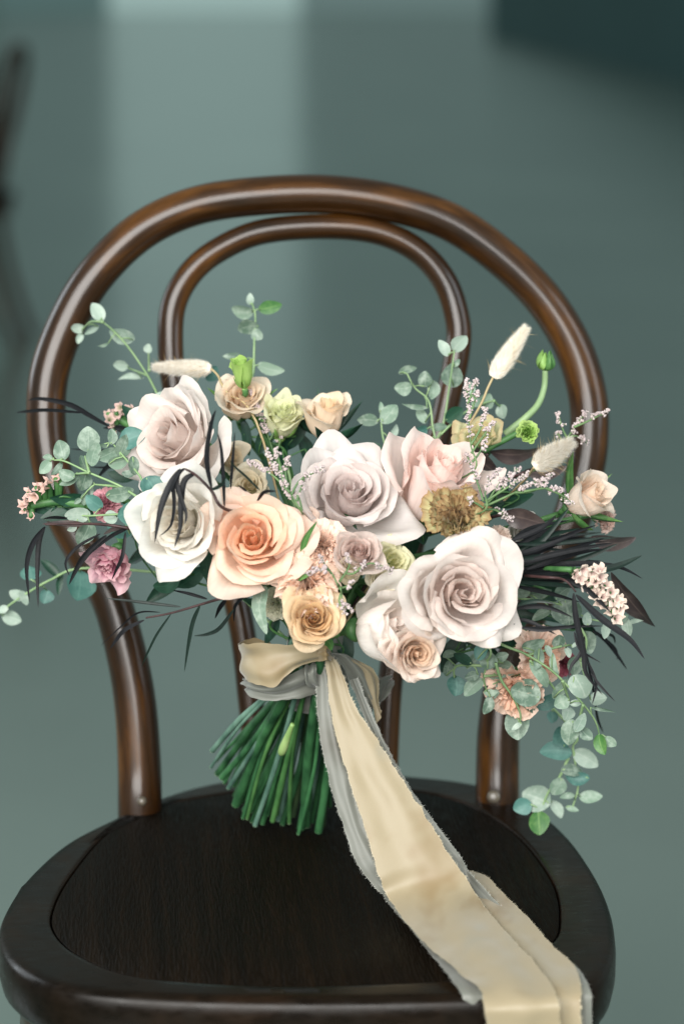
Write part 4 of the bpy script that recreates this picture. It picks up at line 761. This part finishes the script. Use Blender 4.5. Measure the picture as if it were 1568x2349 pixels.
# ---------------------------------------------------------------- misty limonium sprays
def floret_geo(mb, p, d, s, rs, tint):
    q = d.to_track_quat('Z', 'Y'); seg = 5; v = []; c = []
    for z, r, col in ((0, .18, C('#77876a')), (.45, .34, C('#a69a92')), (.8, .5, tint), (1.12, .62, tint), (1.0, .15, C('#cdb9b4'))):
        for k in range(seg):
            a = k*2*math.pi/seg+p.x*999; rr = r*(1.25 if (k % 2 and z > 1.1) else 1)
            v.append(p+q @ Vector((math.cos(a)*rr*s, math.sin(a)*rr*s, z*s))); c.append(col)
    f = [(i*seg+k, i*seg+(k+1) % seg, (i+1)*seg+(k+1) % seg, (i+1)*seg+k) for i in range(4) for k in range(seg)]
    mb.add(v, f, None, c)
def limonium(label, branches, y0, y1, seed, size=4.4, dens=1., stalk=None):
    rs = random.Random(seed); off = P(*branches[0][0], y0); t_ = thing('limonium_spray', label, 'limonium', off, None, 'misty limonium sprays'); st = MB(); fl_ = MB()
    for bi, br in enumerate(branches):
        y_b = lerp(y0, y1, rs.random()*.6); pts = [P(u, v, lerp(y0, y_b+(y1-y0)*.4, i/(len(br)-1))) for i, (u, v) in enumerate(br)]
        if bi == 0: pts = arc_to_bind(pts[0])[::-1][:-1]+pts
        n = len(pts)*6; c = cr(pts, n); vv, ff, uv = tube(c, [.0007*lerp(1.3, .5, i/(n-1)) for i in range(n)], 5); st.add(vv, ff, uv)
        vis = c[-(len(br)-1)*6:]; total = sum((vis[i+1]-vis[i]).length for i in range(len(vis)-1)); nb = max(3, int(total/UM/5.5*dens))
        for k in range(nb):
            t = .25+.75*(k+rs.random()*.6)/nb; i = min(int(t*(len(vis)-1)), len(vis)-2); o = vis[i].lerp(vis[i+1], t*(len(vis)-1)-i); d = (vis[i+1]-vis[i]).normalized()
            sd = Vector((rs.uniform(-1, 1), rs.uniform(-1, .6), rs.uniform(-1, 1))); dr = (d*1.0+sd*.75).normalized(); ll = rs.uniform(6, 14)*UM*(1.15-.6*t)
            e = o+dr*ll; vv, ff, uv = tube([o, o.lerp(e, .5), e], .00033, 4, False); st.add(vv, ff, uv)
            for m in range(rs.randint(3, 7)):
                p = o.lerp(e, rs.uniform(.35, 1))+Vector((rs.uniform(-1, 1), rs.uniform(-1, 1), rs.uniform(-1, 1)))*UM*2.5
                dd = (dr+Vector((rs.uniform(-1, 1), rs.uniform(-1.2, .4), rs.uniform(-.4, 1)))*.8).normalized()
                floret_geo(fl_, p, dd, size*UM*rs.uniform(.75, 1.2), rs, mix(C('#e6dcda'), C('#d3c4c8'), rs.random()))
    st.build('stem', M_DRYTW, t_, off); fl_.build('florets', M_FLORET, t_, off)['kind'] = 'stuff'
limonium('misty white spray between the mauve and lavender roses', [[(692, 1175), (665, 1130), (640, 1085), (612, 1040)], [(665, 1130), (625, 1090), (572, 1060)], [(650, 1105), (640, 1060), (634, 1034)], [(668, 1135), (690, 1100), (738, 1078)], [(680, 1150), (688, 1125), (700, 1090)], [(690, 1170), (672, 1150), (655, 1125)], [(660, 1120), (655, 1085), (660, 1055)], [(692, 1172), (686, 1145), (676, 1130)]], -.006, .0, 1, dens=1.25)
limonium('blurred misty spray rising behind the green bud', [[(640, 1075), (618, 1010), (600, 960), (572, 898)], [(618, 1010), (632, 985), (640, 960)], [(628, 1050), (640, 1020), (645, 1000)]], .1, .11, 2)
limonium('tall misty spray in front of the brown tipped lisianthus', [[(1085, 1080), (1079, 1020), (1072, 930), (1070, 876)], [(1076, 960), (1085, 930), (1094, 900)], [(1079, 1020), (1100, 985), (1112, 940)], [(1080, 1040), (1108, 1000), (1128, 972)], [(1082, 1060), (1098, 1040), (1112, 1012)], [(1072, 925), (1082, 900), (1088, 876)], [(1085, 1085), (1080, 1070), (1070, 1045)]], .04, .045, 3, dens=1.2)
limonium('wide misty spray spreading under the round bunny tail', [[(1105, 1175), (1112, 1130), (1125, 1100), (1140, 1080)], [(1108, 1150), (1095, 1110), (1082, 1075)], [(1110, 1160), (1145, 1125), (1185, 1075)], [(1112, 1150), (1160, 1120), (1205, 1090)], [(1115, 1160), (1180, 1130), (1240, 1100)], [(1180, 1130), (1225, 1125), (1260, 1090)], [(1200, 1128), (1250, 1120), (1285, 1125)], [(1250, 1120), (1285, 1135), (1308, 1152)], [(1110, 1170), (1135, 1170), (1170, 1190)], [(1112, 1160), (1130, 1130), (1150, 1100)], [(1108, 1165), (1092, 1155), (1078, 1148)]], .0, .01, 4, dens=1.2)
limonium('blurred misty spray crossing the right hoop', [[(1265, 1060), (1300, 1005), (1320, 975), (1340, 950)], [(1315, 980), (1350, 965), (1388, 945)], [(1300, 1005), (1290, 985), (1280, 950)], [(1300, 1005), (1320, 1000), (1342, 1015)], [(1290, 1015), (1285, 1005), (1278, 995)]], .09, .10, 5)
limonium('small misty spray lying over the dusty mauve spray rose', [[(775, 1345), (758, 1312), (735, 1305), (706, 1316)], [(760, 1316), (745, 1295), (738, 1280)], [(778, 1335), (800, 1300), (796, 1276)], [(790, 1315), (812, 1315), (835, 1292)], [(812, 1315), (850, 1292), (894, 1308)], [(776, 1350), (796, 1345), (806, 1335)]], -.03, -.035, 6, size=4.2)
limonium('tiny misty tip hanging between the tan and white roses', [[(778, 1345), (784, 1365), (786, 1385), (804, 1400)], [(782, 1360), (778, 1380), (790, 1405)]], -.03, -.035, 7, size=4.2)

# ---------------------------------------------------------------- statice: frilly florets on a green head
FLM = {}
def floret_mesh(pal, seed):
    v = []; f = []; uv = []; c = []; n = 20; rs = random.Random(seed)
    for i, (r, z) in enumerate(((.12, -.9), (.3, -.3), (.62, .12), (1, .22))):
        for k in range(n):
            a = k*2*math.pi/n; m = 1+(.22*math.cos(5*a)+rs.uniform(-.16, .16) if i == 3 else 0); zz = z+(.26*math.sin(5*a+1)+rs.uniform(-.14, .14) if i == 3 else 0)
            v.append(Vector((math.cos(a)*r*m, math.sin(a)*r*m, zz))); uv.append((k/n, i/3)); c.append(mix(pal[1], pal[0], i/3))
    for i in range(3):
        for k in range(n): f.append((i*n+k, i*n+(k+1) % n, (i+1)*n+(k+1) % n, (i+1)*n+k))
    return v, f, uv, c
def statice(label, centers, y, size, pal, stalk, seed, facing=(0, -1, .3)):
    rs = random.Random(seed); off = P(*stalk[0], y); t_ = thing('statice', label, 'statice', off, None, 'statice sprigs'); base = None
    for i, (u, v) in enumerate(centers):
        s = size*UM*rs.uniform(.85, 1.15); d = (Vector(facing)+Vector((rs.uniform(-.6, .6), rs.uniform(-.2, .4), rs.uniform(-.5, .5)))).normalized()
        if base is None or i % 4 == 0:
            vv, ff, uv, cc = floret_mesh(pal, seed+i); o = mk('floret', vv, ff, M_FLORET, t_, uv, cc); base = o.data
        else: o = ob('floret', base, t_)
        o.location = P(u, v, y+rs.uniform(-.004, .004))-off; o.scale = (s, s, s*1.2); o.rotation_mode = 'QUATERNION'; o.rotation_quaternion = d.to_track_quat('Z', 'Y')
    mb = MB(); c = cr([P(u, v, y+.008) for u, v in stalk], 12); vv, ff, uv = tube(c, [.003]*12, 7); mb.add(vv, ff, uv)
    for u, v in centers:
        p = P(u, v, y+.002); nr = min(c, key=lambda q: (q-p).length); vv, ff, uv = tube([nr, nr.lerp(p, .6)+Vector((0, .003, 0)), p], [.0025, .0022, .0016], 6); mb.add(vv, ff, uv)
    mb.build('stalk', M_CALYX, t_, off)
    cc = cr(arc_to_bind(off)[::-1], 14); vv, ff, uv = tube([q-off for q in cc], .0018, 6); mk('stem', vv, ff, M_CALYX, t_, uv)
statice('sharp cream and pink frilly statice cluster at the right', [c7(*p) for p in ((930, 465), (985, 435), (1045, 445), (1090, 430), (960, 495), (1010, 500), (1060, 510), (1100, 480), (1030, 550), (1085, 555), (1130, 530), (1060, 600), (1110, 610), (1170, 580), (1100, 650), (1140, 665), (1195, 640), (1220, 690), (1180, 710), (1205, 760), (990, 545), (1225, 640))], -.012, 14, (C('#e3d3c4'), C('#b08f8e')), [c7(900, 430), c7(1010, 540), c7(1110, 620), c7(1190, 740)], 1, (.1, -1, .35))
statice('blurred pink tipped statice behind the upper left rose', [(268, 948), (285, 942), (300, 940), (252, 962), (258, 975), (275, 935), (262, 990), (248, 950)], .13, 11, (C('#dcb9b4'), C('#8a9a70')), [(310, 985), (280, 965), (265, 960)], 2, (-.4, -1, .5))
statice('pink budded statice sticking out at the far left', [(56, 1170), (60, 1150), (66, 1132), (84, 1118), (108, 1105), (72, 1185), (54, 1158), (78, 1140), (100, 1120), (140, 1090), (128, 1098)], .05, 12, (C('#e0bdb4'), C('#b89a86')), [(200, 1160), (140, 1150), (90, 1155), (72, 1160)], 3, (-.8, -.8, .3))
filler('green frilly leaf scales of the far left statice', [(160, 1140, 170), (130, 1150, 180), (105, 1160, 190), (180, 1165, 160), (140, 1175, 200), (110, 1140, 150)], 9, .055)

# ---------------------------------------------------------------- stems below the binding
def stem_bundle():
    rs = random.Random(4); t_ = thing('stem_bundle', 'bundle of cut green stems spreading below the ribbon onto the seat', 'flower stems', P(700, 1890, .11), None); off = Vector(t_.location)
    bottoms = [(487, 1722), (484, 1760), (509, 1784), (524, 1808), (541, 1846), (557, 1877), (567, 1878), (585, 1893), (602, 1889), (625, 1883), (663, 1888), (684, 1913), (701, 1893), (730, 1907), (500, 1775), (533, 1800), (552, 1840), (575, 1862), (596, 1850), (612, 1870), (640, 1880), (652, 1862), (672, 1870), (693, 1880), (715, 1885), (742, 1880), (548, 1790), (590, 1830), (620, 1840), (720, 1860), (756, 1850), (660, 1840), (495, 1745), (515, 1795), (562, 1860), (578, 1885), (610, 1880), (632, 1868), (648, 1890), (690, 1900), (708, 1880), (738, 1895), (537, 1825), (570, 1835)]
    for i, (u, v) in enumerate(bottoms):
        front = i < 14; b = P(u, v, lerp(.11, .135, rs.random()) if front else lerp(.125, .17, rs.random()))
        if b.z < .4625: b = S(u, v, .4625+.001*rs.random())
        x = (u-484)/260; top = P(lerp(648, 752, clamp(x*.95+rs.uniform(-.15, .15))), 1560, (.052 if front else .085)+rs.uniform(-.008, .012)); up = top+(top-b)*.12+Vector((0, 0, .02))
        mid = b.lerp(top, .5)+Vector((rs.uniform(-.005, .005), rs.uniform(-.004, .004), 0)); c = cr([up, top, mid, b], 22)
        r = rs.choice([.0011, .0014, .0017, .002, .0024, .0027])*rs.uniform(.9, 1.1); m_ = rs.choice([M_STEMB, M_STEMB, M_STEMT, M_STEMB, M_CALYX, M_STEMD])
        if i in (4, 12): r = .0033; m_ = M_STEMB
        rad = [r*(1+.06*math.sin(k*.9+i)) for k in range(22)]
        if i in (4, 6, 12, 13, 9):
            kk = {4: 10, 6: 13, 12: 18, 13: 13, 9: 17}[i]; rad[kk] *= 1.3; rad[kk-1] *= 1.15
        vv, ff, uv = tube([q-off for q in c], rad, 10, False); s = mk('stem', vv, ff, m_, t_, uv)
        d = (c[-1]-c[-2]).normalized(); tilt = Vector((rs.uniform(-.4, .4), rs.uniform(-.4, .4), rs.uniform(-.4, .4)))
        vv, ff, uv = tube([c[-1]-off-d*.0004, c[-1]-off+d*.0003], [rad[-1]*1.0, rad[-1]*.92], 10); mk('cut_end', vv, ff, M_CUT, s, uv)
    # the pale swollen joint in the middle of the bundle
    a, b = P(*c8(725, 780), .04), P(*c8(640, 1000), .055); c = cr([a, a.lerp(b, .5), b], 12)
    vv, ff, uv = tube([q-off for q in c], [.0015, .0016, .0018, .002, .0022, .0024, .0026, .0029, .0031, .003, .0026, .0015], 10); mk('joint', vv, ff, M_STEMY, t_, uv)
stem_bundle()

# ---------------------------------------------------------------- silk ribbons
def sheet(L, Rr, n=60, m=15, wr=.0012, seed=0, sag=0., mid=None):
    """surface between two edge polylines (3D)"""
    a = cr(L, n); b = cr(Rr, n); v = []; f = []; uv = []; dist = 0
    for i in range(n):
        if i: dist += ((a[i]+b[i])*.5-(a[i-1]+b[i-1])*.5).length
        w_ = (b[i]-a[i]).length; t = (a[min(i+1, n-1)]+b[min(i+1, n-1)]-a[max(i-1, 0)]-b[max(i-1, 0)]).normalized(); nr = t.cross((b[i]-a[i]).normalized())
        if nr.length < 1e-6: nr = Vector((0, -1, 0))
        nr.normalize()
        for k in range(m):
            s = k/(m-1); p = a[i].lerp(b[i], s)
            q = noise.noise(Vector((dist*26+seed*5, s*2.2, seed*1.7)))+.5*noise.noise(Vector((dist*60+seed*3, s*4, seed*2.7+5)))
            e = noise.noise(Vector((dist*140, seed*3.+s*.01+(7 if s > .5 else 0), 1.)))*.0011*(abs(s-.5)*2)**6
            v.append(p+nr*(wr*q*1.4+wr*1.1*math.sin(s*8+dist*9+seed)*math.sin(math.pi*s)+sag*math.sin(math.pi*s))+(b[i]-a[i]).normalized()*e); uv.append((s*w_+seed*.37, dist+seed*.53))
    for i in range(n-1):
        for k in range(m-1): q = i*m+k; f.append((q, q+1, q+m+1, q+m))
    return v, f, uv
def fray(v, n, m, sides, per, seed, lmax=.0024):
    rs = random.Random(seed); mb = MB()
    for side in sides:
        for i in range(n-1):
            e0, e1 = v[i*m+(0 if side < 0 else m-1)], v[(i+1)*m+(0 if side < 0 else m-1)]; inn = v[i*m+(1 if side < 0 else m-2)]; out = (e0-inn).normalized(); tg = (e1-e0)
            if tg.length < 1e-7: continue
            tgn = tg.normalized(); up = out.cross(tgn)
            for q in range(max(1, int(per*tg.length/.004))):
                p = e0+tg*rs.random()-out*.0004; d = (out+tgn*rs.uniform(-1.5, 1.5)+up*rs.uniform(-.35, .35)).normalized(); L = rs.uniform(.1, 1)**2.2*lmax; sd = tgn*rs.uniform(.00005, .0001)
                m_ = p+d*L*.55; e = p+d*L+tgn*rs.uniform(-.5, .5)*L*.5
                mb.add([p-sd, p+sd, m_+sd*.8, m_-sd*.8, e], [(0, 1, 2, 3), (3, 2, 4)])
    return mb
FRN = S(1100, 2292).y
def tailp(u, v, lift=0., ytop=.035, vl=2065):
    """a ribbon tail: hangs from the knot, lands on the seat, runs flat over it and drops over the front edge"""
    if v <= vl:
        yl = S(u, vl, .4625+lift).y; t = (v-1500)/(vl-1500); return P(u, v, lerp(ytop, yl, t**1.15))
    p = S(u, v, .4622+lift)
    ve = 2268
    if v > ve:
        pe = S(u, ve, .4622+lift); t = v-ve
        p = P(u, v, pe.y-.006*min(1, t/25)-lift)
    return p
tan_r = thing('silk_ribbon', 'tan silk ribbon tied in a bow with long tails over the seat', 'ribbon', BIND, None, 'silk ribbons of the bouquet')
grey_r = thing('silk_ribbon', 'grey silk ribbon under the tan one, bow and tails', 'ribbon', BIND, None, 'silk ribbons of the bouquet')
def rib(parent, mat, fm, L, Rr, part, seed, sides=(-1, 1), n=70, wr=.0012, sag=0., lmax=.0024, per=16, frayed=True):
    v, f, uv = sheet(L, Rr, n, 15, wr, seed, sag); o = mk(part, [p-BIND for p in v], f, mat, parent, uv)
    if frayed: fo_ = fray(v, n, 15, sides, per, seed, lmax).build('frayed_edge', fm, o, BIND, False); fo_['kind'] = 'stuff'
    return o
TL = [(742, 1505), (748, 1530), (762, 1649), (800, 1788), (844, 1923), (868, 2009), (896, 2067), (968, 2158), (1045, 2225), (1098, 2268), (1110, 2310), (1116, 2360), (1118, 2480)]
TR = [(758, 1503), (778, 1528), (815, 1620), (868, 1702), (925, 1793), (978, 1875), (1021, 1947), (1060, 2004), (1098, 2062), (1151, 2129), (1208, 2191), (1261, 2255), (1278, 2300), (1284, 2360), (1288, 2480)]
rib(tan_r, M_TAN, M_FRAY, [tailp(u, v, .0065) for u, v in TL], [tailp(u, v, .0065) for u, v in TR], 'tail', 1, n=150, wr=.0009)
T2L = [(880, 1900), (950, 1960), (1010, 2020), (1060, 2080), (1110, 2150), (1170, 2215), (1225, 2268), (1240, 2320), (1244, 2480)]
T2R = [(1000, 1960), (1040, 1985), (1072, 1996), (1112, 2010), (1151, 2047), (1204, 2100), (1266, 2167), (1317, 2218), (1330, 2262), (1331, 2320), (1330, 2480)]
rib(tan_r, M_TAN, M_FRAY, [tailp(u, v, .0032, vl=1990) for u, v in T2L], [tailp(u, v, .0032, vl=1990) for u, v in T2R], 'tail', 2, n=110, wr=.0007)
G1L = [(728, 1512), (724, 1545), (729, 1649), (752, 1779), (791, 1908), (824, 1990), (880, 2058), (940, 2130), (985, 2185), (1021, 2230), (1052, 2270), (1066, 2320), (1070, 2480)]
G1R = [(748, 1512), (760, 1545), (790, 1649), (815, 1779), (830, 1870), (880, 1960), (940, 2040), (1010, 2110), (1060, 2170), (1100, 2220), (1130, 2268), (1145, 2320), (1150, 2480)]
rib(grey_r, M_GREY, M_FRAYG, [tailp(u, v, .0005, .042) for u, v in G1L], [tailp(u, v, .0005, .042) for u, v in G1R], 'tail', 3, n=130, wr=.0008)
G2L = [(800, 1560), (850, 1680), (900, 1780), (960, 1880), (1030, 1980), (1090, 2060), (1180, 2160), (1260, 2230), (1290, 2268), (1300, 2320), (1302, 2480)]
G2R = [(820, 1555), (876, 1690), (936, 1800), (996, 1885), (1052, 1960), (1085, 2010), (1180, 2110), (1270, 2180), (1326, 2225), (1350, 2268), (1356, 2320), (1358, 2480)]
rib(grey_r, M_GREY, M_FRAYG, [tailp(u, v, .0003, .05) for u, v in G2L], [tailp(u, v, .0003, .05) for u, v in G2R], 'tail', 4, n=120, wr=.0006)
def q8(l, ys): return [P(*c8(x, y), yy) for (x, y), yy in zip(l, ys)]
# bow loops on the left
rib(tan_r, M_TAN, M_FRAY, q8([(560, 190), (430, 165), (345, 195), (335, 210), (380, 205), (500, 200), (700, 214), (860, 222), (985, 262)], [.075, .07, .06, .045, .03, .022, .02, .024, .034]),
    q8([(700, 420), (560, 460), (420, 470), (378, 462), (395, 472), (480, 495), (592, 515), (720, 400), (810, 350), (985, 300)], [.075, .072, .062, .045, .032, .022, .018, .02, .025, .036]), 'loop', 5, sides=(), n=90, wr=.0016, frayed=False)
rib(tan_r, M_TAN, M_FRAY, q8([(900, 245), (940, 215), (985, 230), (1010, 265)], [.03, .022, .022, .034]), q8([(900, 330), (945, 330), (975, 320), (1000, 330)], [.03, .022, .022, .034]), 'knot', 6, n=24, wr=.0012, frayed=False)
rib(grey_r, M_GREY, M_FRAYG, q8([(900, 340), (700, 380), (500, 440), (380, 450), (372, 460), (420, 455), (560, 480), (760, 400), (900, 335)], [.085, .08, .075, .065, .05, .04, .034, .034, .042]),
    q8([(900, 540), (700, 585), (500, 590), (392, 540), (382, 535), (440, 588), (600, 612), (760, 602), (900, 560)], [.085, .08, .075, .065, .05, .04, .034, .034, .042]), 'loop', 7, n=80, wr=.002, frayed=False)
rib(grey_r, M_GREY, M_FRAYG, q8([(820, 350), (808, 420), (815, 480), (850, 520), (900, 530)], [.036, .03, .03, .034, .04]), q8([(900, 330), (895, 380), (890, 430), (900, 470), (920, 500)], [.042, .034, .034, .036, .042]), 'fold', 8, n=24, wr=.0016, frayed=False)
# right side: grey loop, tan end
rib(grey_r, M_GREY, M_FRAYG, q8([(985, 280), (1060, 330), (1120, 430), (1180, 560), (1270, 690), (1300, 640), (1330, 480), (1420, 440)], [.04, .04, .045, .05, .055, .07, .08, .09]),
    q8([(1020, 265), (1130, 290), (1230, 380), (1280, 480), (1310, 600), (1370, 620), (1440, 520), (1450, 470)], [.04, .045, .05, .055, .06, .07, .08, .09]), 'loop', 9, sides=(-1,), n=70, wr=.0022)
rib(tan_r, M_TAN, M_FRAY, q8([(1060, 300), (1190, 390), (1250, 520), (1290, 650), (1325, 785)], [.045, .05, .052, .05, .048]), q8([(1100, 280), (1290, 380), (1340, 500), (1340, 620), (1368, 690)], [.045, .055, .06, .058, .055]), 'tail_end', 10, n=40, wr=.0016, lmax=.0014)
# the wrap that binds the stems
vv, ff, uv = tube([BIND+Vector((0, .008, z))-BIND for z in (.028, .02, .005, -.01, -.022, -.028)], [.019, .0205, .0212, .0212, .0206, .0195], 26); mk('binding_wrap', vv, ff, M_GREY, grey_r, uv)

# flower stems running from each head back to the binding
for (t_, org, ax, R) in STEMQ:
    a = org-ax*(R*.45); b = a-ax*.012+Vector((0, .004, 0)); b.y = min(b.y, .15)
    q = Vector((lerp(b.x, BIND.x, .6), max(.1, b.y), max(lerp(b.z, BIND.z, .35), BIND.z+.05)))
    c = cr([org-ax*(R*.1), a, b, q, BIND], 22); inv = (Matrix.Translation(org) @ t_.rotation_quaternion.to_matrix().to_4x4()).inverted()
    vv, ff, uv = tube([inv @ p for p in c], .0021, 7); mk('stem', vv, ff, M_CALYX, t_, uv)
